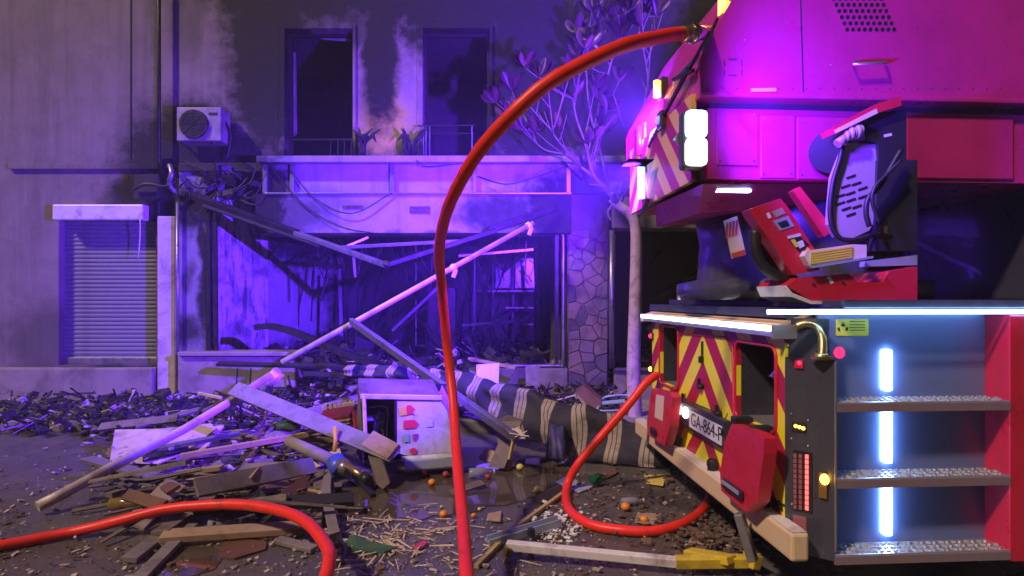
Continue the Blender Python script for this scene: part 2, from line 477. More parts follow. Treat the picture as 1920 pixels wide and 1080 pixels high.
# plaster knocked off the lintel: bare bricks in the holes
mat('dark_brick', (0.09, 0.05, 0.045), 0.85, 0, 0.4, 9, bmp=0.4)
for (bx, by) in ((788, 390), (788, 397), (662, 388)):
    for k in range(3):
        MB().box(P(bx - 14 + 13 * k, by, 9.055), (0.098, 0.022, 0.05), (0, 0, random.uniform(-.03, .03)), 0.004).build('brick', MATS['dark_brick'], lint)
# second bay lintel, right of the stone pier
LIN2 = MB().span((fx(1150, 9.1), 9.15, fz(428, 9.15)), (XR, 9.6, fz(362, 9.15)), 0.01).build('lintel', MATS['concrete'], bb)
# pillars and piers
PIL = soot_wall('charred_pillar', (0.24, 0.22, 0.25), [(fx(365), fz(400), 0.5, 0.45, 0.97), (fx(350), fz(620), 0.45, 0.35, 0.8), (fx(395), fz(500), 0.12, 1.5, 0.9), (fx(365), fz(520), 0.12, 0.25, 0.6)])
MB().span((fx(335, 9.3), 9.3, 0.1), (fx(388, 9.3), 9.9, 3.75), 0.015).build('corner_pillar', PIL, bb)
MB().cyl(P(333, 705, 9.24), P(333, 378, 9.24), 0.024).build('steel_tube', MATS['grey_metal'], bb)
m = MB()
for q in (392, 406):
    m.beam(P(q, 680, 9.28), P(q - 2, 400, 9.28), 0.04, 0.05)
m.build('shutter_guide', MATS['charred_metal'], bb)
PIER = soot_wall('pier_render', (0.12, 0.10, 0.095), [(fx(1100), fz(690), 0.6, 0.8, 0.8), (fx(1100), fz(380), 0.3, 0.3, 0.5)])
pier = MB().span((fx(1064, 9.2), 9.24, 0.1), (fx(1142, 9.2), 9.85, 3.75), 0.01).build('stone_pier', PIER, bb)
# crazy-paving stones: Voronoi cells clipped to the pier's face
def voronoi(seeds, rect):
    x0, x1, y0, y1 = rect
    cells = []
    for i, (sx, sy) in enumerate(seeds):
        poly = [(x0, y0), (x1, y0), (x1, y1), (x0, y1)]
        for j, (tx, ty) in enumerate(seeds):
            if i == j: continue
            nx, ny = tx - sx, ty - sy
            c = (tx * tx + ty * ty - sx * sx - sy * sy) / 2
            out = []
            for k in range(len(poly)):
                a, b2 = poly[k], poly[(k + 1) % len(poly)]
                da, db = a[0] * nx + a[1] * ny - c, b2[0] * nx + b2[1] * ny - c
                if da <= 0: out.append(a)
                if da * db < 0:
                    t = da / (da - db); out.append((a[0] + (b2[0] - a[0]) * t, a[1] + (b2[1] - a[1]) * t))
            poly = out
            if len(poly) < 3: break
        if len(poly) >= 3: cells.append(poly)
    return cells
rect = (fx(1066, 9.2), fx(1140, 9.2), 0.35, fz(432, 9.2))
rs = random.Random(21)
seeds = []
while len(seeds) < 44:
    s = (rs.uniform(rect[0], rect[1]), rs.uniform(rect[2], rect[3]))
    if all((s[0] - q[0]) ** 2 + (s[1] - q[1]) ** 2 > 0.0105 for q in seeds): seeds.append(s)
    elif rs.random() < 0.002: break
stones = [mat('pier_stone_a', (0.15, 0.12, 0.11), 0.7, 0, 0.35, 6, (0.02, 0.018, 0.018), 0.45, 0.4),
          mat('pier_stone_b', (0.10, 0.085, 0.09), 0.7, 0, 0.35, 6, (0.02, 0.018, 0.018), 0.6, 0.4),
          mat('pier_stone_c', (0.19, 0.14, 0.10), 0.7, 0, 0.35, 6, (0.02, 0.018, 0.018), 0.5, 0.4)]
for poly in voronoi(seeds, rect):
    cx = sum(p[0] for p in poly) / len(poly); cy = sum(p[1] for p in poly) / len(poly)
    th = rs.uniform(0.008, 0.02)
    p2 = []
    for p in poly:                  # pull in for the joint
        dx, dy = p[0] - cx, p[1] - cy
        l = math.hypot(dx, dy); f = max(0.2, (l - 0.007) / l)
        p2.append((cx + dx * f, 9.24, cy + dy * f))
    mm = MB().prism(p2, (0, -th, 0))
    for v in mm.bm.verts:           # chamfer the outer face
        if v.co.y < 9.24 - th * 0.5:
            v.co.x = cx + (v.co.x - cx) * 0.93; v.co.z = cy + (v.co.z - cy) * 0.93
    mm.build('stone', rs.choice(stones), pier)
fr = MB().tube(spline([P(1052, 440, 9.25), P(1056, 446, 9.25), P(1056, 560, 9.25), P(1056, 678, 9.25), P(1052, 686, 9.25), P(1040, 686, 9.25), P(930, 686, 9.25)], 5), 0.03, 8).build('window_frame', MATS['grey_metal'], bb)
MB().beam(P(1044, 440, 9.32), P(1044, 690, 9.32), 0.05, 0.05).build('inner_jamb', MATS['charred_metal'], fr)
MB().cyl(P(1147, 690, 9.2), P(1147, 432, 9.2), 0.045).build('pier_downpipe', MATS['grey_metal'], bb)
mat('amber_stain', (0.40, 0.22, 0.05), 0.4, 0.6, 0.4, 6, (0.05, 0.03, 0.02), 0.6, 0.2)
MB().cyl(P(1152, 500, 9.22), P(1152, 440, 9.22), 0.02).build('copper_pipe', MATS['amber_stain'], bb)
# plinth walls
pl = MB().span((fx(336, 9.15), 9.1, 0.1), (fx(556, 9.15), 9.42, fz(666, 9.1)), 0.02).build('plinth_wall', MATS['plinth_stone'], bb)
for q in (445, 470):
    MB().beam(P(q, 690, 9.096), P(q - 3, 738, 9.096), 0.006, 0.012).build('crack', MATS['charred'], pl)
MB().span((fx(336, 9.1), 9.04, fz(668, 9.04)), (fx(560, 9.1), 9.46, fz(660, 9.04)), 0.012).build('plinth_coping', MATS['plinth_stone'], pl)
MB().span((fx(880, 9.25), 9.22, 0.1), (fx(1064, 9.25), 9.42, fz(691, 9.22)), 0.01).build('plinth_wall', MATS['concrete'], bb)
MB().span((fx(1152, 9.25), 9.22, 0.1), (XR, 9.42, fz(694, 9.22)), 0.01).build('plinth_wall', MATS['concrete'], bb)
MB().beam(P(1152, 692, 9.2), P(1420, 692, 9.2), 0.05, 0.04).build('window_sill', MATS['grey_metal'], bb)
# shop interior
def peel():
    """scorched wall with paint running down in pale drips"""
    m, nt, b = new_mat('peeling_wall')
    geo = N(nt, 'ShaderNodeNewGeometry').outputs['Position']
    mp = N(nt, 'ShaderNodeVectorMath', operation='MULTIPLY'); nt.links.new(geo, mp.inputs[0]); mp.inputs[1].default_value = (9, 9, 1.8)
    d = noise(nt, 1.0, 6, 0.65, mp.outputs[0], 0.6)
    c = mix(nt, ramp(nt, d, [(0.40, 0.0), (0.52, 1.0)]), (0.10, 0.09, 0.10), (0.44, 0.42, 0.46))
    low = ramp(nt, noise(nt, 2.2, 8, 0.7, geo, 0.4), [(0.45, 0.0), (0.62, 0.8)])
    c = mix(nt, low, c, (0.05, 0.045, 0.05))
    nt.links.new(c, b.inputs['Base Color']); b.inputs['Roughness'].default_value = 0.7
    bump(nt, b, d, 0.6, 0.02)
    MATS['peel'] = m
peel()
ZC = 3.35
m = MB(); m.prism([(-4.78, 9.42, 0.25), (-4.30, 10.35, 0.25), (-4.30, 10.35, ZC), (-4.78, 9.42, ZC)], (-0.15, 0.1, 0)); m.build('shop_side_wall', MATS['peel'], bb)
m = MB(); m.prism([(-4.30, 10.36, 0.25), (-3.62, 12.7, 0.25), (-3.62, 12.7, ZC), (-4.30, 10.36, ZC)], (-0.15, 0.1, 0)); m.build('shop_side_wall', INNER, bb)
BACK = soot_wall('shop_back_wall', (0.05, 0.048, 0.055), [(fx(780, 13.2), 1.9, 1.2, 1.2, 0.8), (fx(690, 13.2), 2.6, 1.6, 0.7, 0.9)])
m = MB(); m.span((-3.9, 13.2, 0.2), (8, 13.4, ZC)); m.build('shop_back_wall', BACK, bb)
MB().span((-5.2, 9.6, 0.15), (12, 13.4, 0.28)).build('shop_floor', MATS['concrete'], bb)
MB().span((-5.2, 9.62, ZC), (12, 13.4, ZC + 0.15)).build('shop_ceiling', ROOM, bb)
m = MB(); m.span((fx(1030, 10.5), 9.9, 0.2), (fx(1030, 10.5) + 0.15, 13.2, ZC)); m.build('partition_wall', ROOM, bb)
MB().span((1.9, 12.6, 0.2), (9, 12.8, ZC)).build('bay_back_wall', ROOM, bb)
# glazed back door and shelving far inside
mat('hazy_glass', (0.14, 0.14, 0.24), 0.25, 0, 0.3, 3, (0.05, 0.05, 0.07), 0.5, 0.05)
door = MB()
for q in (888, 925, 962, 1008):
    door.beam(P(q, 620, 12.6), P(q, 478, 12.6), 0.05, 0.05)
door.beam(P(886, 480, 12.6), P(1010, 480, 12.6), 0.05, 0.05); door.beam(P(886, 545, 12.58), P(1010, 545, 12.58), 0.04, 0.04)
door = door.build('glazed_partition', MATS['charred_metal'], bb)
for (a, b2) in ((929, 958), (966, 1004)):
    MB().span(tuple(P(a, 540, 12.63)), tuple(P(b2, 484, 12.65))).build('pane', MATS['hazy_glass'], door)
for (a, b2, y) in ((915, 1000, 546), (948, 1000, 577), (982, 1000, 608)):
    MB().beam(P(a, y, 12.3), P(b2, y, 12.3), 0.25, 0.03).build('shelf', MATS['cream_board'], door)

# ================================================================== THINGS ON THE FACADE
ac = root('air_conditioner', tuple(P(373, 264, 9.1)), 'white outdoor air conditioner unit hanging on sooty wall', 'air conditioner')
mat('ac_white', (0.34, 0.30, 0.29), 0.5, 0, 0.25, 4, (0.06, 0.05, 0.05), 0.6, 0.06)
a, b = P(331, 264, 9.1), P(414, 201, 9.1)
MB().span((a.x, 9.1, a.z), (b.x, 9.42, b.z), 0.012).build('casing', MATS['ac_white'], ac)
c = P(364, 233, 9.09)
MB().tube([(c.x, 9.096, c.z), (c.x, 9.06, c.z)], [0.225, 0.21], 28).build('fan_opening', MATS['dark_plastic'], ac)
gr = MB()
for k in range(5):
    rr = 0.045 * (k + 1) - 0.01
    gr.tube([(c.x + rr * math.cos(t), 9.055, c.z + rr * math.sin(t)) for t in [i * math.pi / 14 for i in range(29)]], 0.0035, 5, False)
for k in range(8):
    t = k * math.pi / 4
    gr.beam((c.x, 9.055, c.z), (c.x + .22 * math.cos(t), 9.055, c.z + .22 * math.sin(t)), 0.005, 0.005)
gr.build('fan_grille', MATS['charred_metal'], ac)
MB().span(tuple(P(391, 216, 9.095)), tuple(P(408, 211, 9.099))).build('badge', MATS['dark_plastic'], ac)
for q in (345, 402):
    MB().beam(P(q, 268, 9.14), P(q, 268, 9.5), 0.03, 0.03).build('bracket', MATS['charred_metal'], ac)
MB().tube(spline([P(420, 225, 9.25), P(432, 250, 9.3), P(430, 275, 9.32), P(425, 300, 9.35)], 6), 0.022, 8).build('refrigerant_pipe', MATS['rubber'], ac)

# burnt plants on the balcony
def burnt_plant(px, d, label, seed):
    r0 = random.Random(seed)
    b0 = P(px, 291, d)
    o = root('burnt_plant', tuple(b0), label, 'plant', 'burnt balcony plants')
    for k in range(5):
        p, pts = b0 + Vector((r0.uniform(-.06, .06), r0.uniform(-.04, .04), 0)), []
        v = Vector((r0.uniform(-.06, .06), r0.uniform(-.05, .05), 0.12))
        for i in range(5):
            pts.append(p.copy()); p = p + v; v = v + Vector((r0.uniform(-.05, .05), r0.uniform(-.03, .03), r0.uniform(-.03, .0)))
        MB().tube(pts, [0.03, 0.035, 0.028, 0.022, 0.006], 6).build('stem', MATS['charred'], o)
        MB().tube([pts[3], pts[3] + Vector((r0.uniform(-.1, .1), 0, -.03)), pts[3] + Vector((r0.uniform(-.16, .16), 0, -.14))], [.02, .03, .004], 5).build('leaf', MATS['charred'], o)
burnt_plant(681, 9.2, 'shrivelled black plant left of the yellow foam patch', 1)
burnt_plant(768, 9.2, 'shrivelled black plant right of the yellow foam patch', 2)

# burnt cable box and wiring at the left end of the sign band
jb = root('junction_box', tuple(P(283, 372, 9.35)), 'charred electrical box above the roller shutter housing', 'box')
MB().span(tuple(P(250, 373, 9.2)), tuple(P(318, 334, 9.499)), 0.02).rough(0.012, 3).build('case', MATS['charred'], jb)
MB().tube(spline([P(250, 355, 9.15), P(275, 345, 9.1), P(310, 350, 9.12), P(330, 340, 9.2)], 6), 0.025, 7).build('cable', MATS['rubber'], jb)
MB().tube(spline([P(318, 310, 9.2), P(322, 325, 9.12), P(318, 345, 9.15), P(330, 362, 9.25)], 6), 0.04, 8).build('duct', MATS['grey_metal'], jb)
WIRES = [([(340, 300, 9.2), (420, 335, 9.1), (470, 372, 9.0), (500, 325, 9.0)], 'drooping black wire at the left end of the sign band'),
         ([(505, 310, 9.02), (570, 385, 8.98), (640, 425, 8.98), (700, 437, 9.0)], 'black wire sagging across the violet lintel'),
         ([(545, 320, 9.03), (590, 372, 8.98), (660, 400, 8.99), (735, 362, 9.02)], 'thin wire looping between sign band mullions'),
         ([(895, 330, 9.03), (950, 345, 9.0), (1010, 330, 9.0), (1065, 310, 9.03)], 'thin wire strung across right of sign band'),
         ([(780, 300, 8.93), (800, 312, 8.92), (850, 308, 8.92), (885, 300, 8.93)], 'pale wire lying along the slab edge'),
         ([(400, 400, 9.1), (440, 360, 9.0), (470, 340, 9.0), (480, 310, 9.05)], 'wire bent upright beside the corner pillar')]
for pts, lab in WIRES:
    MB().tube(spline([P(*q) for q in pts], 8), 0.008, 5).build('electric_wire', MATS['rubber'], label=lab, cat='wire')
m = MB()
rw = random.Random(5)
for k in range(26):
    p = P(rw.uniform(335, 480), rw.uniform(310, 385), rw.uniform(9.0, 9.25))
    q = p + Vector((rw.uniform(-.35, .35), rw.uniform(-.1, .1), rw.uniform(-.25, .2)))
    m.tube(spline([p, (p + q) / 2 + Vector((0, -.03, rw.uniform(-.1, .03))), q], 4), rw.uniform(0.004, 0.016), 5)
for k in range(14):
    p = P(rw.uniform(335, 480), rw.uniform(312, 380), rw.uniform(9.05, 9.28))
    m.box(p, (rw.uniform(.06, .3), rw.uniform(.03, .1), rw.uniform(.02, .14)), (rw.uniform(-.5, .5), rw.uniform(-.6, .6), rw.uniform(-1, 1)))
m.build('burnt_cladding', MATS['charred_metal'], kind='stuff', label='tangle of burnt cladding and wiring above the corner pillar', cat='debris')

# ================================================================== COLLAPSED AWNING FRAME
aw = root('collapsed_awning', tuple(P(725, 500, 8.3)), 'collapsed dark awning frame hanging in a V under the lintel', 'awning frame')
MB().beam(P(362, 368, 9.0), P(560, 438, 8.7), 0.09, 0.10, 0.3, 0.01).build('arm', MATS['charred_metal'], aw)
MB().beam(P(552, 436, 8.7), P(724, 497, 8.3), 0.07, 0.075, 0.3, 0.01).build('arm', MATS['grey_metal'], aw)
MB().beam(P(725, 497, 8.3), P(930, 432, 8.7), 0.06, 0.07, 0.2, 0.01).build('arm', MATS['charred_metal'], aw)
MB().beam(P(915, 432, 8.7), P(1045, 389, 9.0), 0.06, 0.10, 0.2, 0.01).build('arm', MATS['charred_metal'], aw)
MB().beam(P(640, 464, 8.5), P(860, 452, 8.6), 0.04, 0.05, 0.2, 0.006).build('brace', MATS['grey_metal'], aw)
MB().beam(P(640, 466, 8.5), P(690, 445, 8.7), 0.03, 0.03).build('brace', MATS['grey_metal'], aw)
MB().beam(P(662, 470, 8.45), P(666, 520, 8.4), 0.035, 0.02).build('hanging_strap', MATS['grey_metal'], aw)
MB().beam(P(380, 385, 8.9), P(600, 462, 8.6), 0.05, 0.02, 0.8).build('burnt_batten', MATS['charred'], aw)
MB().cyl(P(722, 492, 8.25), P(728, 503, 8.35), 0.04).build('elbow_joint', MATS['charred_metal'], aw)

# long pale pole broken in two
pole = root('broken_pole', tuple(G(150, 930)), 'long pale awning pole running diagonally from lintel towards ground at left', 'pole')
mat('pole_paint', (0.56, 0.49, 0.48), 0.5, 0.1, 0.2, 4, (0.16, 0.10, 0.07), 0.5, 0.05)
MB().cyl(P(1000, 418, 8.75), P(528, 680, 7.6), 0.036, 0.04, 14).build('upper_tube', MATS['pole_paint'], pole)
MB().tube([P(520, 695, 7.2), P(440, 748, 6.4), P(340, 808, 5.7), P(235, 862, 5.15), P(120, 925, 4.75), P(70, 950, 4.6)], [0.043, 0.043, 0.041, 0.043, 0.044, 0.043], 14).build('lower_tube', MATS['pole_paint'], pole)
for (x, y, d) in ((850, 503, 8.36), (992, 424, 8.74)):
    m = MB()
    m.sphere(P(x, y, d), 0.062, 2).rough(0.012, x)
    m.box(P(x + 2, y + 10, d - 0.02), (0.06, 0.05, 0.12), (0.2, 0.3, 0.4), 0.01)
    m.build('tied_rag', MATS['paper'], pole)
m = MB().tube([P(500, 722, 7.1), P(522, 698, 7.1)], [0.07, 0.085], 10).rough(0.012, 8); m.build('torn_end_cap', MATS['pole_paint'], pole)

# ================================================================== PLANKS, BARS AND BOARDS LYING ABOUT
def plank(name, p0, p1, w, h, mt, label, cat='plank', roll=0.0, bend=None):
    m = MB()
    if bend is None:
        m.beam(p0, p1, w, h, roll, min(w, h) * 0.12)
    else:
        pts = spline([p0] + bend + [p1], 6)
        for a2, b2 in zip(pts[:-1], pts[1:]):
            pass
        t0 = None
        rings = []
        for i, p in enumerate(pts):
            t = (pts[min(i + 1, len(pts) - 1)] - pts[max(i - 1, 0)]).normalized()
            side = t.cross(Vector((0, 0, 1))).normalized()
            up = side.cross(t)
            side, up = side * math.cos(roll) + up * math.sin(roll), up * math.cos(roll) - side * math.sin(roll)
            rings.append([m.bm.verts.new(p + side * sx * w / 2 + up * sz * h / 2) for sx, sz in ((-1, -1), (1, -1), (1, 1), (-1, 1))])
        for r0, r1 in zip(rings[:-1], rings[1:]):
            for k in range(4):
                m.bm.faces.new((r0[k], r0[(k + 1) % 4], r1[(k + 1) % 4], r1[k]))
        m.bm.faces.new(rings[0][::-1]); m.bm.faces.new(rings[-1])
    return m.build(name, MATS[mt], label=label, cat=cat)

plank('plank', P(438, 728, 6.35), P(740, 852, 5.35), 0.17, 0.028, 'grey_wood', 'wide grey weathered plank leaning down to the white cooler', roll=0.75)
MB().beam(P(690, 822, 5.52), P(738, 848, 5.34), 0.1705, 0.029, 0.75).rough(.002, 2).build('scorched_end', MATS['cardboard'], bpy.data.objects['plank'], label='pale flaking end of the plank')
plank('metal_bar', P(658, 602, 7.7), P(968, 822, 5.5), 0.06, 0.09, 'grey_metal', 'long grey metal bar leaning from pole to ground behind the cooler', 'bar', 0.2)
plank('charred_beam', P(478, 614, 8.7), P(728, 690, 8.2), 0.10, 0.09, 'charred_metal', 'charred beam with drooping left end in front of shop opening', 'beam', bend=[P(510, 612, 8.7), P(560, 626, 8.6), P(640, 660, 8.4)])
plank('batten', P(338, 856, 5.55), P(580, 814, 5.95), 0.05, 0.055, 'yellow_wood', 'yellowish wooden batten lying across the rubble', 'batten')
plank('batten', P(372, 737, 6.9), P(415, 746, 6.6), 0.03, 0.03, 'cream_board', 'short pale stick poking out beside the pole', 'stick')
plank('batten', P(380, 772, 6.4), P(440, 742, 6.5), 0.06, 0.04, 'old_wood', 'short dark batten propped under the pole', 'batten')
plank('board', P(408, 682, 8.75), P(700, 688, 8.5), 0.10, 0.05, 'charred', 'blackened board lying along the plinth coping', 'board', 0.3)
plank('plank', G(242, 1050, .03), G(495, 856, .1), 0.10, 0.04, 'grey_wood', 'long grey plank running under the hose at lower left', roll=0.15)
plank('plank', G(300, 1000, .08), G(470, 880, .06), 0.13, 0.035, 'old_wood', 'dark wet plank beside the long grey plank', roll=-0.1)
plank('plank', G(262, 1085, .02), G(360, 985, .05), 0.09, 0.035, 'grey_wood', 'short grey plank at the bottom left corner')
plank('plank', G(303, 1006, .07), G(572, 988, .05), 0.13, 0.05, 'cardboard', 'tan plank lying flat inside the hose curve', roll=0.1)
plank('batten', G(300, 1022, .02), G(560, 1000, .02), 0.03, 0.025, 'cream_board', 'thin pale batten in front of the tan plank', 'batten')
plank('plank', G(628, 1004, .04), G(622, 868, .06), 0.075, 0.04, 'grey_wood', 'curved grey plank standing end-on beside the puddle', bend=[G(618, 960, .10), G(612, 915, .09)], roll=0.2)
plank('plank', G(592, 985, .04), G(600, 880, .05), 0.09, 0.03, 'old_wood', 'dark plank left of the curved grey plank', roll=-0.15)
plank('batten', G(550, 952, .06), G(608, 922, .10), 0.02, 0.02, 'cream_board', 'thin pale stick touching the curved grey plank', 'stick')
plank('batten', G(560, 915, .10), G(615, 925, .08), 0.02, 0.02, 'yellow_wood', 'thin yellowish stick crossing near the curved plank', 'stick')
plank('plank', G(240, 905, .05), G(345, 868, .12), 0.12, 0.03, 'old_wood', 'brown plank under the big cream sheet')
plank('plank', G(345, 880, .05), G(412, 800, .20), 0.10, 0.03, 'cream_board', 'split cream board lying along the lower pole')
plank('batten', G(440, 900, .1), G(520, 790, .12), 0.05, 0.04, 'old_wood', 'old batten tangled behind the yellowish batten', 'batten')
plank('batten', G(470, 868, .12), G(505, 760, .4), 0.03, 0.03, 'brown_board', 'reddish batten standing up from the rubble', 'batten')
plank('batten', G(415, 905, .08), G(520, 835, .1), 0.06, 0.05, 'charred_metal', 'dark bar lying in the rubble next to old batten', 'bar')
plank('plank', P(572, 700, 8.3), P(880, 716, 8.0), 0.12, 0.06, 'charred', 'charred plank lying in the shop doorway')
plank('plank', P(880, 672, 8.9), P(968, 690, 8.6), 0.10, 0.04, 'cardboard', 'pale split board below the shop window')
plank('wooden_stick', G(893, 1062, .02), G(1055, 925, .03), 0.03, 0.025, 'yellow_wood', 'crooked brown stick lying between hose and metal channel', 'stick', bend=[G(960, 995, .03), G(1000, 965, .02)])
MB().prism([G(420, 940, .002), G(545, 940, .003), G(592, 885, .003), G(470, 880, .003)], (0, 0, .018)).build('wet_board', MATS['brown_board'], label='reddish brown wet board lying flat on the ground', cat='board')
for (a, b2, w, h, mt, lab, ro) in (
        (G(250, 985, .04), G(330, 905, .16), .16, .025, 'cream_board', 'broad pale board behind the foreground hose at left', .5),
        (G(330, 925, .05), G(420, 872, .20), .14, .02, 'grey_wood', 'short grey board tilted beside the clear bottle', .6),
        (G(455, 842, .1), G(560, 800, .3), .12, .025, 'old_wood', 'brown board under the wide grey plank', .7),
        (G(255, 800, .2), G(372, 768, .35), .10, .03, 'old_wood', 'charred brown board on the rubble at far left', .3),
        (G(505, 955, .05), G(575, 900, .16), .10, .02, 'brown_board', 'reddish board edge rising from the wet board', .8),
        (G(520, 1012, .03), G(590, 1030, .03), .07, .03, 'grey_wood', 'stubby grey offcut inside the hose bend', .1),
        (G(845, 925, .02), G(905, 905, .05), .09, .02, 'old_wood', 'dark board floating at the puddle edge', .2),
        (G(1005, 940, .02), G(1060, 915, .04), .10, .015, 'charred', 'black board scrap left of the right hose', .2),
        (G(640, 862, .1), G(700, 930, .02), .05, .04, 'charred_metal', 'dark bar leaning below the motor tube', .2),
        (G(255, 850, .2), G(450, 812, .3), .05, .05, 'grey_metal', 'grey metal strip across the rubble at left', .4),
        (G(905, 850, .1), G(960, 872, .05), .14, .02, 'cardboard', 'tan cardboard flap at the foot of the metal bar', .6),
        (G(560, 880, .08), G(640, 850, .2), .12, .02, 'cream_board', 'pale board propped on the motor tube', .7)):
    plank('board', a, b2, w, h, mt, lab, 'board', ro)
rb = random.Random(77)
for k in range(34):
    x, y = (rb.uniform(230, 600), rb.uniform(790, 985)) if k < 26 else (rb.uniform(560, 1000), rb.uniform(770, 850))
    g = G(x, y); a = rb.choice((rb.gauss(.75, .25), rb.gauss(-.5, .3), rb.gauss(0, .2))); s = rb.uniform(.35, 1.15)
    dv = Vector((math.cos(a), math.sin(a), rb.uniform(-.18, .22))) * s / 2
    c0 = g + Vector((0, 0, .04 + abs(dv.z) + rb.uniform(0, .16)))
    mt = rb.choice(('old_wood', 'old_wood', 'grey_wood', 'charred', 'brown_board', 'cardboard'))
    hue = dict(old_wood='dark brown', grey_wood='grey', charred='black charred', brown_board='reddish brown', cardboard='tan')[mt]
    zone = ('behind the cooler and metal bar' if k >= 26 else ('at the far left of the heap' if x < 340 else 'in the middle of the heap' if x < 470 else 'at the right of the heap') + (' near the foreground hose' if y > 900 else ' beside the lower pole' if x < 470 else ' under the wide plank'))
    MB().beam(c0 - dv, c0 + dv, rb.uniform(.05, .15), rb.uniform(.015, .04), rb.uniform(-.3, .9)).rough(.006, k).build('broken_board', MATS[mt],
        label=('long ' if s > .8 else 'short ' if s < .55 else 'middling ') + hue + ' broken board ' + zone, cat='board', group='boards tangled in the wreckage heap')
MB().prism([G(408, 1045, .004), G(440, 1050, .004), G(498, 1032, .004), G(500, 1018, .004), G(450, 1012, .004), G(415, 1020, .004)], (0, 0, .012)).build('rusty_sheet', MATS['brown_board'], label='rusty brown scrap sheet on asphalt inside the hose curve', cat='sheet')
MB().prism([G(205, 868, .12), G(300, 870, .10), G(345, 850, .14), G(405, 806, .22), G(395, 796, .24), G(300, 806, .26), G(215, 808, .22)], (0, 0.004, .014)).build('cream_sheet', MATS['cream_board'], label='big curved cream sheet under the lower pole at left', cat='sheet')
MB().beam(P(950, 1022, 3.82) , P(1268, 1054, 3.62), 0.055, 0.055, 0.1, 0.006).build('barrier_pole', MATS['white_paint_metal'], label='white end of striped pole lying in the foreground', cat='pole')
BP = bpy.data.objects['barrier_pole']
mat('yellow_paint', (0.62, 0.46, 0.03), 0.45, 0, 0.2, 5, (0.15, 0.10, 0.03), 0.4, 0.15)
MB().beam(P(1266, 1054, 3.62), P(1405, 1052, 3.6), 0.065, 0.065, 0.1, 0.006).build('yellow_section', MATS['yellow_paint'], BP, label='yellow section of the pole')
MB().box(P(1410, 1050, 3.6), (0.07, 0.1, 0.09), (0, 0.3, 0.4), 0.01).build('end_joint', MATS['yellow_paint'], BP)
MB().box(P(953, 1030, 3.82), (0.05, 0.07, 0.07), (0.4, 0.2, 0.1), 0.01).build('end_hook', MATS['brass'], BP)
yb = plank('yellow_bracket', G(1290, 1036, .05), G(1372, 1050, .12), 0.09, 0.05, 'yellow_paint', 'yellow painted bracket lying behind the striped pole', 'bracket')
mat('steel_blue', (0.42, 0.48, 0.58), 0.35, 0.4, 0.15, 6, bmp=0.05)
ch = root('metal_channel', tuple(G(985, 1000)), 'pale blue metal channel lying left of the striped pole', 'channel')
MB().beam(G(915, 1016, .02), G(1050, 976, .04), 0.10, 0.012, 0).build('web', MATS['steel_blue'], ch)
MB().beam(G(917, 1020, .04), G(1052, 980, .06), 0.012, 0.05, 0).build('flange', MATS['steel_blue'], ch)
MB().beam(G(913, 1011, .035), G(1045, 972, .055), 0.012, 0.05, 0).build('flange', MATS['steel_blue'], ch)
MB().box(G(996, 998, .06), (0.04, 0.05, 0.06), (0, 0, .4), .006).build('clip', MATS['dark_plastic'], ch)

# ================================================================== OVERTURNED COOLER
ck = root('drinks_cooler', tuple(G(760, 884)), 'dented white ice cream cooler with red stickers lying in the wreckage', 'cooler')
mat('cooler_white', (0.52, 0.48, 0.46), 0.45, 0, 0.18, 4, (0.20, 0.14, 0.12), 0.5, 0.12)
D0 = 5.75
def rounded(c, s, r, rot=None):
    return MB().box(c, s, rot, r)
tl, tr, br, bl = P(676, 740, D0), P(826, 742, D0), P(848, 866, D0 - .06), P(682, 868, D0 - .06)
# shell: top, right side bulge, left post, bottom, back; the front-left bay is open
mat('cooler_top', (0.34, 0.27, 0.27), 0.5, 0, 0.3, 5, (0.12, 0.07, 0.07), 0.6, 0.2)
m = MB(); gv = []
for i in range(7):
    row = []
    for j in range(11):
        a0 = P(672, 709, 6.25).lerp(P(812, 712, 6.25), j / 10); a1 = tl.lerp(tr, j / 10)
        q = a0.lerp(a1, i / 6); e = max(abs(i - 3) / 3, abs(j - 5) / 5)
        q.z += .035 * (1 - e ** 3) - .025 * math.exp(-((i - 2.5) ** 2 + (j - 6.5) ** 2) / 3)
        row.append(m.bm.verts.new(q))
    gv.append(row)
for i in range(6):
    for j in range(10):
        f = m.bm.faces.new((gv[i][j], gv[i][j + 1], gv[i + 1][j + 1], gv[i + 1][j])); f.smooth = True
bmesh.ops.solidify(m.bm, geom=m.bm.faces[:], thickness=.02)
m.build('top_panel', MATS['cooler_top'], ck)
m = MB()
ring = [P(822, 738, D0), P(838, 770, D0 - .03), P(848, 810, D0 - .05), P(851, 850, D0 - .06), P(846, 868, D0 - .06)]
back = [q + Vector((-0.02, 0.5, 0.02)) for q in ring]
for k in range(len(ring) - 1):
    f = m.bm.faces.new([m.bm.verts.new(v) for v in (ring[k], ring[k + 1], back[k + 1], back[k])]); f.smooth = True
bmesh.ops.remove_doubles(m.bm, verts=m.bm.verts, dist=0.001)
m.build('side_panel', MATS['cooler_white'], ck)
front = MB()
fpts = [P(744, 746, D0 - .005), P(822, 744, D0 - .005)] + [q + Vector((0, -.006, 0)) for q in ring[1:]] + [P(744, 850, D0 - .05)]
front.prism(fpts, (0, 0.03, 0))
front = front.build('front_panel', MATS['cooler_white'], ck)
MB().beam(P(676, 743, D0 - .01), P(830, 746, D0 - .01), 0.03, 0.05, 0, .008).build('top_rail', MATS['cooler_white'], ck)
MB().beam(P(682, 742, D0 - .01), P(686, 842, D0 - .05), 0.03, 0.03, 0, .004).build('corner_post', MATS['white_paint_metal'], ck)
MB().prism([P(674, 738, D0), P(671, 712, 6.2), P(668, 850, 6.2), P(680, 868, D0 - .05)], (0.012, 0, 0)).build('side_panel', MATS['old_wood'], ck)
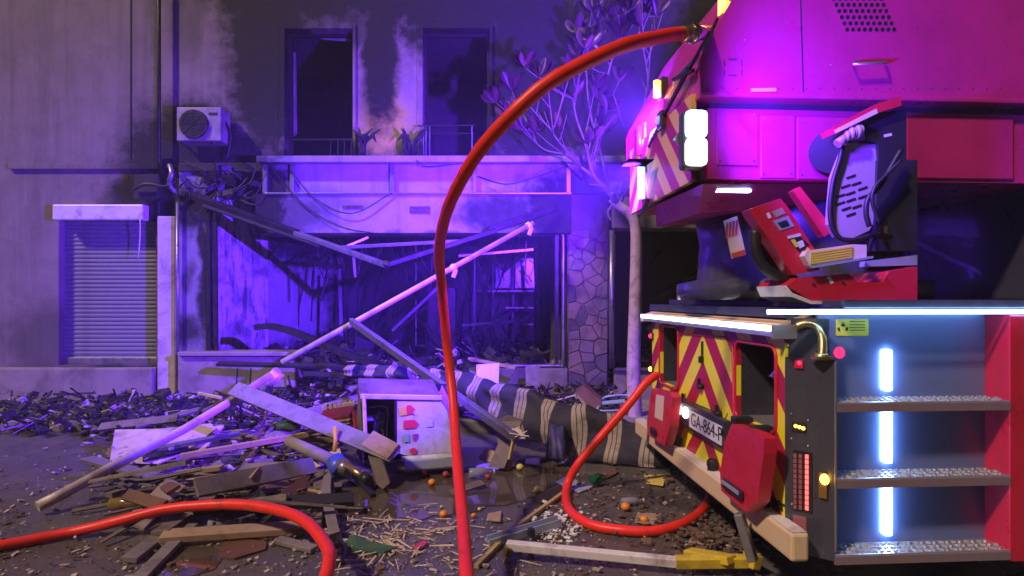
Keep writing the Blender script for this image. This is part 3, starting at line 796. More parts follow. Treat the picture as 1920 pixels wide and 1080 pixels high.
MB().prism([P(678, 720, 6.2), P(842, 720, 6.2), P(850, 862, 6.2), P(676, 862, 6.2)], (0, 0.02, 0)).build('back_panel', MATS['dark_plastic'], ck)
MB().beam(P(760, 872, D0 - .08), P(852, 864, D0 - .08), 0.07, 0.12, 0, .02).build('base_plinth', MATS['steel_blue'], ck)
MB().prism([P(752, 856, D0 - .07), P(858, 848, D0 - .09), P(858, 856, D0 - .12), P(752, 864, D0 - .1)], (0, .05, 0)).build('kick_rail', MATS['grey_metal'], ck)
MB().beam(P(741, 744, D0 - .008), P(741, 850, D0 - .05), 0.018, 0.018).build('inner_post', MATS['charred_metal'], ck)
mm = MB().sphere(P(711, 782, 5.95), 0.055, 2).cyl(P(711, 815, 5.95), P(711, 785, 5.95), 0.06); mm.build('compressor', MATS['grey_metal'], ck)
MB().sphere(P(705, 815, 5.9), 0.065, 2, (1, 1, .7)).build('fan_motor', MATS['dark_plastic'], ck)
MB().tube(spline([P(692, 764, 5.9), P(725, 764, 5.9), P(726, 800, 5.9), P(724, 830, 5.9)], 5), 0.008, 6).tube(spline([P(696, 825, 5.88), P(702, 808, 5.88), P(716, 806, 5.88), P(720, 820, 5.88)], 5), 0.007, 6).build('copper_pipe', MATS['grey_metal'], ck)
MB().box(P(694, 784, 5.92), (0.07, .04, .05), None, .004).build('relay_box', MATS['steel_blue'], ck)
for k in range(3):
    MB().beam(P(722 + 4 * k, 848 + 8 * k, D0 - .12), P(746, 832 + 8 * k, D0 - .06), 0.012, 0.012).build('rack_wire', MATS['white_paint_metal'], ck)
mat('sticker_red', (0.62, 0.03, 0.07), 0.4, 0, 0.15, 8, bmp=0)
mat('sticker_yellow', (0.62, 0.42, 0.08), 0.4, 0, 0.15, 8, bmp=0)
mat('sticker_green', (0.20, 0.42, 0.20), 0.4, 0, 0.15, 8, bmp=0)
mat('sticker_purple', (0.28, 0.03, 0.20), 0.4, 0, 0.15, 8, bmp=0)
def stick(pts, mt):
    MB().prism([P(x, y, D0 - .012 - (y - 744) * 0.0005) for x, y in pts], (0, .002, 0)).build('sticker', MATS[mt], front)
stick([(748, 764), (762, 762), (763, 778), (749, 780)], 'sticker_yellow')
stick([(763, 760), (770, 759), (777, 766), (774, 773), (779, 779), (771, 776), (763, 779)], 'sticker_red')
stick([(757, 788), (778, 787), (785, 795), (779, 803), (757, 804)], 'sticker_red')
stick([(756, 815), (767, 814), (767, 829), (757, 829)], 'sticker_green')
stick([(774, 814), (784, 813), (783, 820), (776, 828)], 'sticker_purple')
stick([(768, 843), (776, 839), (782, 844), (779, 852), (770, 851)], 'sticker_red')
stick([(799, 790), (812, 788), (812, 800), (800, 801)], 'cooler_white')

mo = root('awning_motor', tuple(G(650, 900)), 'grey awning motor tube with blue collar and brass end', 'motor')
MB().cyl(P(540, 826, 5.9), P(632, 868, 5.4), 0.055, 0.06, 14).build('tube', MATS['plinth_stone'], mo)
mat('blue_plastic', (0.05, 0.09, 0.45), 0.4, 0, 0.2, 8, bmp=0.05)
MB().cyl(P(628, 862, 5.42), P(640, 886, 5.32), 0.085, 0.09, 14).build('collar', MATS['blue_plastic'], mo)
MB().cyl(P(638, 872, 5.34), P(656, 882, 5.28), 0.075, 0.07, 14).build('gearbox', MATS['grey_metal'], mo)
MB().cyl(P(650, 872, 5.28), P(684, 896, 5.1), 0.035, 0.033, 12).build('brass_end', MATS['brass'], mo)
MB().cyl(P(681, 893, 5.11), P(692, 902, 5.06), 0.05, 0.045, 12).build('rubber_cap', MATS['rubber'], mo)
plank('black_board', P(700, 846, 5.45), P(722, 915, 5.25), 0.16, 0.02, 'old_wood', 'dark board standing on end under the scorched plank', 'board', 1.3)
MB().tube([P(628, 800, 5.6), P(629, 825, 5.55), P(627, 846, 5.5)], 0.02, 7).build('chain_stub', MATS['yellow_paint'], label='yellow and black chain stub above the motor tube', cat='chain')

# ================================================================== STRIPED AWNING FABRIC
def fabric():
    m, nt, b = new_mat('striped_fabric')
    at = N(nt, 'ShaderNodeAttribute'); at.attribute_name = 's'
    per = 0.36
    f = math_n(nt, 'FRACT', math_n(nt, 'DIVIDE', at.outputs['Fac'], per))
    cream = math_n(nt, 'LESS_THAN', f, 0.43)
    lines = math_n(nt, 'LESS_THAN', math_n(nt, 'FRACT', math_n(nt, 'MULTIPLY', f, 6.98)), 0.18)
    cream = math_n(nt, 'MULTIPLY', cream, math_n(nt, 'SUBTRACT', 1.0, lines))
    geo = N(nt, 'ShaderNodeNewGeometry').outputs['Position']
    c = mix(nt, cream, (0.018, 0.015, 0.032), (0.33, 0.27, 0.21))
    c = mix(nt, ramp(nt, noise(nt, 3, 8, 0.7, geo, .5), [(0.52, 0.0), (0.70, 0.85)]), c, (0.03, 0.025, 0.025))
    nt.links.new(c, b.inputs['Base Color']); b.inputs['Roughness'].default_value = 0.75
    bump(nt, b, noise(nt, 6, 5, 0.6, geo), 0.7, 0.03)
    MATS['fabric'] = m
fabric()
path = [(650, 694, 8.2, .07, .08), (740, 698, 7.9, .10, .09), (830, 708, 7.5, .11, .10), (880, 730, 7.2, .19, .10), (950, 759, 6.8, .24, .10),
        (1020, 786, 6.5, .26, .10), (1050, 798, 6.4, .25, .17), (1080, 806, 6.3, .28, .15), (1150, 826, 6.15, .27, .10), (1230, 848, 6.0, .26, .11), (1300, 866, 5.95, .27, .16), (1400, 880, 5.95, .26, .16)]
cen = spline([P(q[0], q[1], q[2]) for q in path], 10)
hh = spline([(q[3], q[4], 0) for q in path], 10)
m = MB(); lay = m.bm.verts.layers.float.new('s')
rf = random.Random(12); L = 0.0; rings = []
for i, p in enumerate(cen):
    t = (cen[min(i + 1, len(cen) - 1)] - cen[max(i - 1, 0)]).normalized()
    if i: L += (p - cen[i - 1]).length
    side = Vector((-t.y, t.x, 0)).normalized()
    ring = []
    for k in range(18):
        a = 2 * math.pi * k / 18
        w = 1 + 0.34 * math.sin(3 * a + L * 5.3) + 0.2 * math.sin(5 * a - L * 9) + rf.uniform(-.08, .08)
        z = math.sin(a) * hh[i].x * (1 + 0.07 * math.sin(L * 7) + 0.05 * math.sin(L * 19))
        q = p + side * math.cos(a) * hh[i].y * w + Vector((0, 0, z))
        if z < 0: q = q - side * abs(z) * 0.35
        q.z = max(q.z, 0.012)
        v = m.bm.verts.new(q); v[lay] = L + 0.02 * math.sin(a * 2 + L * 3); ring.append(v)
    rings.append(ring)
for i in range(len(rings) - 1):
    for k in range(18):
        f = m.bm.faces.new((rings[i][k], rings[i][(k + 1) % 18], rings[i + 1][(k + 1) % 18], rings[i + 1][k])); f.smooth = True
m.bm.faces.new(rings[0][::-1]); m.bm.faces.new(rings[-1])
m.build('awning_cloth', MATS['fabric'], label='fallen navy awning cloth with cream stripes snaking across the pavement', cat='awning')
m = MB(); grid = []
for i in range(9):
    t = i / 8; row = []
    for j in range(6):
        x = 1022 + 8 * (1 - t) + j * (6 + 1.5 * t); y = 778 + 88 * t + 3 * math.sin(j * 2 + i)
        row.append(m.bm.verts.new(P(x, y, 6.34 - .42 * math.sin(min(1, t * 1.3) * 1.5) + .03 * math.sin(j * 2.4 + i * .8))))
    grid.append(row)
for i in range(8):
    for j in range(5):
        f = m.bm.faces.new((grid[i][j], grid[i][j + 1], grid[i + 1][j + 1], grid[i + 1][j])); f.smooth = True
bmesh.ops.solidify(m.bm, geom=m.bm.faces[:], thickness=.006)
m.build('plastic_rag', MATS['purple_cloth'], label='dull blue plastic rag draped over the striped awning', cat='rag')

# ================================================================== SMALLER WRECKAGE
def cb(pts, vec, name, mt, label, cat):
    return MB().prism(pts, vec).build(name, MATS[mt], label=label, cat=cat)
cb([P(925, 790, 6.1), P(950, 780, 6.0), P(978, 790, 5.9), P(960, 840, 5.8), P(945, 878, 5.75), P(915, 876, 5.85), P(935, 830, 6.0)], (0.02, 0.06, 0.0), 'cardboard_scrap', 'old_wood', 'buckled brown cardboard standing right of the red hose', 'cardboard')
cb([P(940, 806, 5.62), P(975, 806, 5.6), P(985, 822, 5.5), P(960, 826, 5.5)], (0, .02, .01), 'splintered_board', 'cream_board', 'splintered pale board end beside the standing cardboard', 'board')
plank('wire_leg', P(962, 828, 5.5), P(955, 862, 5.45), 0.02, 0.035, 'yellow_wood', 'small yellow slat hanging from the splintered board', 'slat')
for k, (x0, y0, x1, y1) in enumerate(((955, 812, 992, 818), (960, 806, 975, 800), (965, 820, 988, 808))):
    plank('metal_strip', P(x0, y0, 5.48), P(x1, y1, 5.45), 0.012, 0.008, 'white_paint_metal', ('bent white strip under the splintered board', 'short white strip above the splintered board', 'white strip crossing the splintered board')[k], 'strip')
cb([P(1078, 735, 7.0), P(1095, 724, 7.05), P(1128, 752, 6.9), P(1122, 782, 6.75), P(1104, 778, 6.8)], (0.03, .12, 0.02), 'cardboard_box', 'brown_board', 'crushed reddish brown box on top of awning cloth', 'box')
cf = root('chair_frame', tuple(P(1150, 790, 6.9)), 'pale green folding frame lying behind the awning cloth', 'frame')
mat('mint_paint', (0.28, 0.44, 0.38), 0.4, 0.2, 0.2, 6, bmp=0.05)
MB().tube(spline([P(1120, 768, 6.8), P(1130, 748, 7.0), P(1150, 742, 7.0), P(1178, 742, 7.0), P(1184, 754, 6.9), P(1168, 768, 6.8), P(1122, 771, 6.8)], 5), 0.014, 7).build('rim', MATS['mint_paint'], cf)
MB().beam(P(1128, 756, 6.9), P(1172, 752, 6.9), 0.08, 0.012, .3).build('slat', MATS['mint_paint'], cf)
MB().beam(P(1118, 776, 6.75), P(1170, 776, 6.75), 0.02, 0.02).build('cross_bar', MATS['mint_paint'], cf)
for (x0, y0, x1, y1, d, mt, lab) in ((893, 722, 936, 684, 8.4, 'paper', 'white card panel leaning against the right plinth'), (985, 722, 1012, 688, 8.6, 'concrete', 'grey block leaning beside the white card panel')):
    cb([P(x0, y1, d), P(x1, y1 - 3, d + .05), P(x1 - 1, y0, d - .05), P(x0 + 1, y0 + 2, d - .1)], (0, .03, 0), 'card_panel', mt, lab, 'panel')
# red crate with yellow bars left of the cooler
cr = root('bottle_crate', tuple(P(640, 800, 6.3)), 'dark red plastic crate tipped over left of the cooler', 'crate')
mat('crate_red', (0.22, 0.015, 0.02), 0.45, 0, 0.3, 6, (0.03, 0.015, 0.015), 0.5, 0.1)
MB().beam(P(600, 782, 6.3), P(662, 772, 6.3), 0.3, 0.05, .2, .01).build('rim', MATS['crate_red'], cr)
MB().beam(P(662, 772, 6.3), P(668, 806, 6.1), 0.05, 0.06, 0, .01).build('side', MATS['crate_red'], cr)
for k in range(4):
    MB().beam(P(630, 788 + 6 * k, 6.2), P(660, 784 + 6 * k, 6.2), 0.2, 0.012).build('bar', MATS['yellow_wood'], cr)
cg = root('yellow_grate', tuple(P(635, 770, 6.5)), 'pale yellow plastic grate standing behind the red crate', 'grate')
for k in range(3):
    MB().beam(P(605, 776 - 7 * k, 6.55), P(666, 764 - 5 * k, 6.5), 0.03, 0.022).build('bar', MATS['cream_board'], cg)
for k in range(6):
    MB().beam(P(612 + 9 * k, 778 - 1.5 * k, 6.52), P(612 + 9 * k, 756 - 1.2 * k, 6.52), 0.02, 0.02).build('upright', MATS['cream_board'], cg)

# fruit
mat('orange_skin', (0.75, 0.24, 0.02), 0.45, 0, 0.15, 12, bmp=0.1)
mat('lemon_skin', (0.66, 0.55, 0.12), 0.45, 0, 0.15, 12, bmp=0.1)
mat('apple_skin', (0.35, 0.04, 0.04), 0.35, 0, 0.4, 8, bmp=0.05)
FR = [(810, 908, .034, 'orange_skin', 'round orange lying in front of the cooler'), (832, 968, .032, 'orange_skin', 'bruised orange left of the red hose'),
      (975, 879, .036, 'lemon_skin', 'pale yellow lemon at the edge of the puddle'), (1008, 920, .03, 'lemon_skin', 'dull yellow fruit beyond the crooked stick'),
      (1173, 955, .036, 'orange_skin', 'orange lying inside the right hose loop'), (836, 892, .032, 'apple_skin', 'dark red apple left of the hose near the cooler'),
      (915, 896, .03, 'apple_skin', 'dark red apple right of the hose near the cooler'), (795, 890, .028, 'apple_skin', 'small dark apple under the cooler'),
      (1208, 978, .03, 'orange_skin', 'smashed orange by the lower bend of right hose'), (899, 955, .014, 'lemon_skin', 'tiny yellow fruit right of the hose'),
      (828, 950, .013, 'lemon_skin', 'tiny yellow fruit left of the hose'), (1395, 1000, .03, 'lemon_skin', 'yellowish fruit beneath the truck bumper'),
      (888, 968, .02, 'orange_skin', 'orange peel scrap beside the hose'), (792, 862, .02, 'lemon_skin', 'tiny pale fruit by the cooler foot')]
for (x, y, r, mt, lab) in FR:
    g = G(x, y + 4)
    MB().sphere((g.x, g.y, r * 0.9 + 0.006), r, 3, (1.05, 1, .9)).rough(.0008, int(x)).build('fruit', MATS[mt], label=lab, cat='fruit', group='fruit spilled on the street')

# papers, bottles, rags
PAP = [([(1040, 905), (1062, 897), (1112, 918), (1085, 926)], 'steel_blue', 'pale blue paper sheet by the right hose'),
       ([(1208, 892), (1250, 893), (1243, 917), (1212, 908)], 'lemon_skin', 'yellow-green card lying under the truck bumper'),
       ([(1195, 962), (1240, 968), (1225, 990), (1190, 982)], 'cardboard', 'damp cardboard scrap inside the right hose loop'),
       ([(1300, 1000), (1345, 1012), (1330, 1030), (1290, 1020)], 'cardboard', 'cardboard scrap behind the striped pole'),
       ([(915, 965), (940, 962), (938, 985), (912, 978)], 'cardboard', 'small brown scrap right of the vertical hose'),
       ([(1020, 985), (1040, 980), (1048, 998), (1030, 1002)], 'paper', 'crumpled white paper above the metal channel'),
       ([(772, 1030), (795, 1018), (800, 1026), (780, 1040)], 'sticker_red', 'magenta wrapper among the straws'),
       ([(1128, 885), (1150, 880), (1160, 890), (1135, 900)], 'brown_board', 'brown paper bag by the striped awning'),
       ([(265, 915), (300, 905), (310, 918), (280, 925)], 'cream_board', 'cream paper scrap left of the wet board'),
       ([(1350, 985), (1385, 992), (1375, 1012), (1340, 1004)], 'old_wood', 'dark board scrap beneath the bumper')]
for pts, mt, lab in PAP:
    cc = sum((G(*q) for q in pts), Vector()) / len(pts)
    top = [G(*q) + Vector((0, 0, .006 + .02 * ((i * 7) % 3) / 2)) for i, q in enumerate(pts)]
    MB().prism(top, (0, 0, .004)).build('litter_sheet', MATS[mt], label=lab, cat='litter')
def bottle(a, b, r, mt, lab):
    a, b = Vector(a), Vector(b)
    pts = [a, a.lerp(b, .02), a.lerp(b, .62), a.lerp(b, .78), a.lerp(b, .82), a.lerp(b, 1)]
    o = MB().tube(pts, [r * .8, r, r, r * .42, r * .35, r * .35], 14).build('bottle', mt, label=lab, cat='bottle')
    MB().cyl(b, b + (b - a) * .06, r * .42).build('cap', MATS['paper'], o)
def glassm(name, col, rough=.12):
    m, nt, b = new_mat(name)
    b.inputs['Base Color'].default_value = (*col, 1); b.inputs['Roughness'].default_value = rough
    b.inputs['Transmission Weight'].default_value = 0.75; b.inputs['IOR'].default_value = 1.3
    MATS[name] = m
    return m
clear = glassm('clear_plastic', (0.75, 0.80, 0.95)); green = glassm('green_glass', (0.05, 0.35, 0.16)); amber = glassm('amber_plastic', (0.7, 0.5, 0.12))
bottle(G(390, 985, .05), G(448, 978, .05), .05, clear, 'crushed clear plastic bottle inside the hose curve')
bottle(G(205, 945, .06), G(312, 938, .06), .05, amber, 'yellowish plastic bottle lying at left edge above the hose')
bottle(G(1110, 900, .04), G(1132, 890, .04), .035, green, 'small green bottle by the right hose')
bottle(G(300, 890, .06), G(352, 876, .06), .05, clear, 'clear bottle under the yellowish batten')
bottle(G(880, 888, .05), G(925, 884, .05), .05, clear, 'clear bottle right of the cooler foot')
bottle(G(1165, 942, .04), G(1205, 938, .04), .035, clear, 'clear bottle lying inside the right hose loop')
m = MB(); m.prism([G(648, 1020, .01), G(665, 1008, .05), G(700, 1022, .04), G(745, 1032, .012), G(720, 1040, .01), G(670, 1036, .012)], (0, 0, .02)).rough(.006, 3)
mat('green_cloth', (0.03, 0.085, 0.05), 0.6, 0, 0.4, 8, bmp=.3)
m.build('green_rag', MATS['green_cloth'], label='dark green rag among the straws at bottom', cat='rag')
m = MB().sphere(G(345, 886, .04), 0.09, 2, (1.2, .8, .45)).rough(.012, 5); m.build('plastic_bag', MATS['purple_cloth'], label='crumpled violet plastic bag near the yellowish batten', cat='bag')
m = MB().sphere(P(540, 800, 6.0), 0.11, 2, (1.3, .8, .5)).rough(.018, 6); m.build('plastic_bag', MATS['green_cloth'], label='olive plastic bag under the wide grey plank', cat='bag')
m = MB().tube(spline([G(640, 985, .02), G(636, 1010, .03), G(648, 1030, .02), G(640, 1055, .02)], 6), .018, 7); m.build('cable_end', MATS['rubber'], label='black cable end beside the hose curve', cat='cable')

# uncountable litter: straws, chips, rubble
mat('straw', (0.62, 0.50, 0.36), 0.7, 0, 0.3, 9, bmp=.1)
mat('chip_pale', (0.40, 0.34, 0.30), 0.8, 0, 0.5, 9, bmp=.2)
mat('chip_brown', (0.12, 0.075, 0.045), 0.7, 0, 0.5, 9, bmp=.3)
rl = random.Random(44)
def scatter(n, area, size, mt, name, lab, sticks=False, zmax=.02):
    m = MB(); bm = m.bm
    for k in range(n):
        px, py = area(rl)
        g = G(px, py)
        s = rl.uniform(*size) * (0.5 + rl.random() ** 2)
        if sticks:
            a = rl.uniform(0, math.pi)
            d = Vector((math.cos(a), math.sin(a), rl.uniform(-.06, .06))) * s
            m.beam(g + Vector((0, 0, .008 + rl.uniform(0, zmax))) - d / 2, g + Vector((0, 0, .008 + rl.uniform(0, zmax))) + d / 2, rl.uniform(.005, .010), .005)
        else:
            m.box(g + Vector((0, 0, s * .12 + rl.uniform(0, zmax))), (s * rl.uniform(.5, 1.4), s * rl.uniform(.3, 1), s * rl.uniform(.08, .4)), (rl.uniform(-.4, .4), rl.uniform(-.4, .4), rl.uniform(0, 6.3)))
    m.rough(.002, n)
    return m.build(name, MATS[mt], label=lab, cat='litter', kind='stuff')
def fore(r):
    while True:
        x, y = r.uniform(-60, 1450), 562 + (r.uniform(280, 620))
        if not (610 < x < 1070 and 850 < y < 968): return x, y
def strawy(r):
    return (r.gauss(705, 75), r.gauss(1015, 28)) if r.random() < .75 else (r.uniform(560, 1150), r.uniform(975, 1090))
scatter(170, strawy, (.09, .22), 'straw', 'straw_litter', 'pale straws scattered over the foreground asphalt', True)
scatter(900, strawy, (.006, .018), 'chip_pale', 'plaster_chips', 'tiny pale chips around the straws')
scatter(1500, fore, (.008, .035), 'chip_pale', 'plaster_chips', 'pale plaster chips scattered over the street')
scatter(700, fore, (.01, .04), 'chip_brown', 'brown_litter', 'brown scraps scattered over the street')
scatter(260, lambda r: (r.gauss(1040, 25), r.gauss(985, 18)), (.01, .04), 'paper', 'paper_crumbs', 'white crumbs above the metal channel')
scatter(700, lambda r: (r.gauss(1170, 90), r.gauss(935, 35)), (.01, .035), 'chip_brown', 'leaf_litter', 'brown leafy litter inside the right hose loop', zmax=.04)
scatter(420, lambda r: (r.gauss(1330, 60), r.gauss(1010, 30)), (.015, .05), 'chip_brown', 'leaf_litter', 'brown rubbish under the truck bumper', zmax=.05)
scatter(420, lambda r: (r.uniform(180, 640), r.uniform(800, 960)), (.03, .10), 'old_wood', 'splintered_wood', 'splintered wood heaped at lower left', zmax=.12)
scatter(1100, lambda r: (r.uniform(150, 700), r.uniform(752, 830)), (.03, .11), 'charred', 'charred_rubble', 'black charred rubble along the kerb at left', zmax=.22)
scatter(250, lambda r: (r.uniform(150, 640), r.uniform(760, 900)), (.02, .08), 'chip_pale', 'plaster_chips', 'pale fragments on the charred rubble', zmax=.24)
m = MB()
for k in range(75):
    g = G(rl.uniform(190, 620), rl.uniform(800, 1000)); a = rl.gauss(.7, .6); s = rl.uniform(.2, .75)
    d = Vector((math.cos(a), math.sin(a), rl.uniform(-.12, .16))) * s / 2
    p = g + Vector((0, 0, .03 + abs(d.z) + rl.uniform(0, .14)))
    m.beam(p - d, p + d, rl.uniform(.012, .035), rl.uniform(.008, .02), rl.uniform(-1, 1))
m.build('broken_laths', MATS['old_wood'], label='broken laths strewn among the planks at lower left', cat='litter', kind='stuff')
# rubble on the pavement and in the shop
def heap(n, fn, size, mt, name, lab):
    m = MB()
    for k in range(n):
        p = fn(rl); s = rl.uniform(*size) * (.4 + rl.random())
        if rl.random() < .30:
            d = Vector((rl.uniform(-1, 1), rl.uniform(-.5, .5), rl.uniform(-.3, .5))).normalized() * s * 2.4
            m.beam(p - d, p + d, s * .22, s * .15)
        else:
            m.box(p, (s * rl.uniform(.5, 1.5), s * rl.uniform(.4, 1.2), s * rl.uniform(.2, .8)), (rl.uniform(-.8, .8), rl.uniform(-.8, .8), rl.uniform(0, 6.3)))
    m.rough(.008, n)
    return m.build(name, MATS[mt], label=lab, cat='rubble', kind='stuff')
def in_shop(r):
    y = r.uniform(9.6, 12.9); x = r.uniform(-4.2, .8)
    h = .25 + .55 * r.random() ** 2 * (0.5 + 0.5 * math.sin(x * 2.1 + 1) ** 2)
    return Vector((x, y, .28 + h * r.random()))
heap(1500, in_shop, (.06, .24), 'charred', 'shop_rubble', 'black rubble heaped across the gutted shop floor')
heap(420, in_shop, (.04, .16), 'concrete', 'shop_rubble', 'grey lumps in the shop rubble')
heap(130, in_shop, (.05, .14), 'cream_board', 'shop_rubble', 'pale fragments in the shop rubble')
def doorstep(r): return Vector((r.uniform(-3.6, 1.6), r.uniform(8.0, 9.3), .12 + .28 * r.random() ** 2))
heap(1000, doorstep, (.03, .10), 'charred', 'pavement_rubble', 'charred rubble on the pavement before the shop')
heap(330, doorstep, (.03, .09), 'chip_brown', 'pavement_rubble', 'brown scraps on the pavement before the shop')
heap(160, doorstep, (.02, .07), 'chip_pale', 'pavement_rubble', 'pale scraps on the pavement before the shop')
def left_pave(r): return Vector((r.uniform(-8, -3.3), r.uniform(7.2, 9.2), .08 + .2 * r.random() ** 2))
heap(1100, left_pave, (.03, .11), 'charred', 'pavement_rubble', 'charred rubble on the pavement at left')
heap(240, left_pave, (.02, .08), 'chip_pale', 'pavement_rubble', 'pale fragments on the pavement at left')
def bay(r): return Vector((r.uniform(1.75, 4.2), r.uniform(9.6, 11.5), .28 + .5 * r.random() ** 2))
heap(300, bay, (.08, .28), 'charred', 'bay_rubble', 'charred rubble inside the right shop bay')

m = MB()
for k in range(70):
    p = Vector((rl.uniform(-3.9, .7), rl.uniform(9.9, 12.6), rl.uniform(2.2, 3.2))); s = rl.uniform(.25, 1.1)
    d = Vector((rl.uniform(-.6, .6), rl.uniform(-.3, .3), -rl.uniform(.3, 1))).normalized() * s
    if k % 3: m.beam(p, p + d, rl.uniform(.01, .05), rl.uniform(.008, .03), rl.uniform(-1, 1))
    else: m.tube(spline([p, p + d * .5 + Vector((rl.uniform(-.15, .15), 0, 0)), p + d], 4), rl.uniform(.004, .01), 5)
for k in range(40):
    p = Vector((rl.uniform(-3.6, .7), rl.uniform(9.9, 12.4), .3)); d = Vector((rl.uniform(-.6, .6), rl.uniform(-.3, .3), rl.uniform(.4, 1))).normalized() * rl.uniform(.5, 1.5)
    m.beam(p, p + d, rl.uniform(.012, .05), rl.uniform(.01, .04), rl.uniform(-1, 1))
m.build('hanging_wreckage', MATS['charred_metal'], label='burnt laths and wires hanging and leaning inside the shop', cat='debris', kind='stuff')
# things standing in the burnt shop
cab = root('drawer_cabinet', tuple(P(830, 660, 11.0)), 'scorched grey drawer cabinet standing in the shop behind the red hose', 'cabinet')
MB().span(tuple(P(801, 660, 11.0)), tuple(P(857, 540, 11.45)), .01).build('body', MATS['charred_metal'], cab)
for k in range(3):
    MB().span(tuple(P(804, 540 + 40 * k + 38, 10.97)), tuple(P(854, 540 + 40 * k + 4, 10.999)), .006).build('drawer', MATS['charred_metal'], cab)
INB = [((885, 650, 10.2), (925, 480, 10.6), .04, 'tilted thin tube in front of the glazed partition'), ((905, 655, 10.4), (940, 560, 10.6), .03, 'short tilted tube among the shop rubble'),
       ((890, 610, 10.1), (890, 480, 10.1), .03, 'upright thin tube left of the glazed partition'), ((1010, 640, 10.3), (1003, 470, 10.4), .05, 'upright scorched post inside the shop'),
       ((640, 630, 10.4), (636, 505, 10.6), .06, 'scorched post by the bright inner wall'), ((668, 640, 10.8), (672, 500, 10.8), .04, 'thin post right of the scorched post'),
       ((720, 640, 10.6), (800, 575, 10.3), .05, 'leaning tube left of the drawer cabinet'), ((735, 620, 10.0), (820, 540, 10.2), .05, 'leaning tube touching the drawer cabinet'),
       ((780, 650, 10.3), (780, 440, 10.5), .02, 'hanging wire rod in the middle of the shop'), ((865, 610, 10.0), (990, 600, 10.4), .04, 'bent rail lying across shop rubble'),
       ((870, 640, 10.2), (960, 585, 10.0), .03, 'slanting rail above the right rubble heap'), ((985, 520, 10.2), (987, 440, 10.2), .02, 'hanging cable under the lintel at right')]
for a, b2, w, lab in INB:
    MB().beam(P(*a), P(*b2), w, w).build('metal_tube', MATS['charred_metal'], label=lab, cat='tube', group='twisted metal inside the shop')
cp = root('ceiling_panel', tuple(P(940, 478, 10.2)), 'sagging bluish ceiling panel inside the shop at right', 'panel')
MB().prism([P(860, 482, 10.0), P(1000, 470, 10.0), P(1010, 462, 11.2), P(870, 466, 11.2)], (0, 0, .04)).build('panel', MATS['grey_metal'], cp)
for k, (a, b2, w, lab) in enumerate((((1215, 620, 9.9), (1345, 520, 10.0), .12, 'charred rafter fallen across the right shop bay'), ((1225, 560, 10.1), (1330, 500, 10.2), .10, 'upper charred rafter in the right shop bay'),
        ((1320, 480, 9.8), (1345, 600, 9.7), .09, 'pale edged charred stud leaning in the right bay'), ((1205, 520, 9.9), (1240, 470, 10.0), .06, 'short charred stick behind the tree trunk'), ((1230, 600, 9.8), (1360, 560, 9.9), .08, 'low charred rafter in the right shop bay'))):
    MB().beam(P(*a), P(*b2), w, w * .6, .3).build('rafter', MATS['charred_metal' if k % 2 else 'old_wood'], label=lab, cat='rafter', group='fallen rafters in the right bay')

# ================================================================== TREE
mat('bark', (0.15, 0.11, 0.10), 0.85, 0, 0.5, 9, (0.05, 0.04, 0.035), 0.7, 0.5)
def leafmat():
    m, nt, b = new_mat('leaf_green')
    oi = N(nt, 'ShaderNodeObjectInfo').outputs['Random']
    nt.links.new(mix(nt, oi, (0.03, 0.025, 0.02), (0.15, 0.08, 0.07)), b.inputs['Base Color'])
    b.inputs['Roughness'].default_value = 0.4
    MATS['leaf'] = m
leafmat()
TD = 8.0
base = P(1190, 778, TD)
tree = root('street_tree', (base.x, base.y, 0.1), 'slender street tree with lopped branches and big scorched leaves', 'tree')
MB().tube(spline([P(1192, 800, TD), P(1190, 770, TD), P(1188, 690, TD), P(1191, 580, TD), P(1193, 480, TD), P(1192, 430, TD), P(1184, 405, TD), P(1160, 385, TD), P(1146, 372, TD)], 5),
          [0.105 - 0.0012 * i for i in range(41)], 12).build('trunk', MATS['bark'], tree)
mat('trunk_bark_lit', (0.50, 0.37, 0.36), 0.85, 0, 0.4, 9, (0.14, 0.10, 0.09), 0.5, 0.5)  # paler pink copy of the bark: light on the trunk put into its colour
bpy.data.objects['trunk'].data.materials[0] = MATS['trunk_bark_lit']
crown = MB()
tips = []
def limb(pts, r0, r1, n=5):
    s = spline([P(*q) for q in pts], n)
    crown.tube(s, [r0 + (r1 - r0) * i / (len(s) - 1) for i in range(len(s))], 7)
    return s
MAIN = [limb([(1186, 410, TD), (1202, 395, TD), (1210, 370, TD - .1), (1222, 320, TD - .1), (1240, 240, TD - .2), (1270, 140, TD - .2)], .045, .012),
        limb([(1168, 392, TD), (1140, 360, TD), (1118, 335, TD - .05), (1108, 312, TD - .1), (1098, 270, TD - .1), (1082, 225, TD - .1), (1074, 185, TD - .1)], .04, .010),
        limb([(1108, 312, TD - .1), (1120, 270, TD), (1127, 220, TD + .05), (1140, 140, TD + .1), (1165, 60, TD + .1), (1180, 0, TD)], .028, .008),
        limb([(1120, 336, TD), (1085, 310, TD + .1), (1060, 290, TD + .2), (1020, 280, TD + .2), (985, 245, TD + .2)], .024, .006),
        limb([(1090, 312, TD), (1065, 285, TD - .2), (1040, 255, TD - .3), (1035, 235, TD - .3)], .018, .006),
        limb([(1146, 372, TD), (1130, 300, TD + .3), (1105, 200, TD + .4), (1100, 100, TD + .4), (1110, 20, TD + .4)], .025, .007),
        limb([(1200, 380, TD), (1185, 320, TD - .2), (1190, 250, TD - .3), (1215, 160, TD - .3), (1200, 60, TD - .3)], .028, .007)]
limb([(1160, 385, TD), (1150, 372, TD - .05), (1146, 362, TD - .08)], .05, .045)
limb([(1150, 382, TD), (1140, 398, TD - .06), (1146, 415, TD - .08)], .018, .012)
limb([(1150, 378, TD), (1135, 352, TD - .1), (1105, 345, TD - .1)], .014, .006)
limb([(1160, 380, TD), (1163, 355, TD - .1), (1166, 338, TD - .1)], .016, .007)
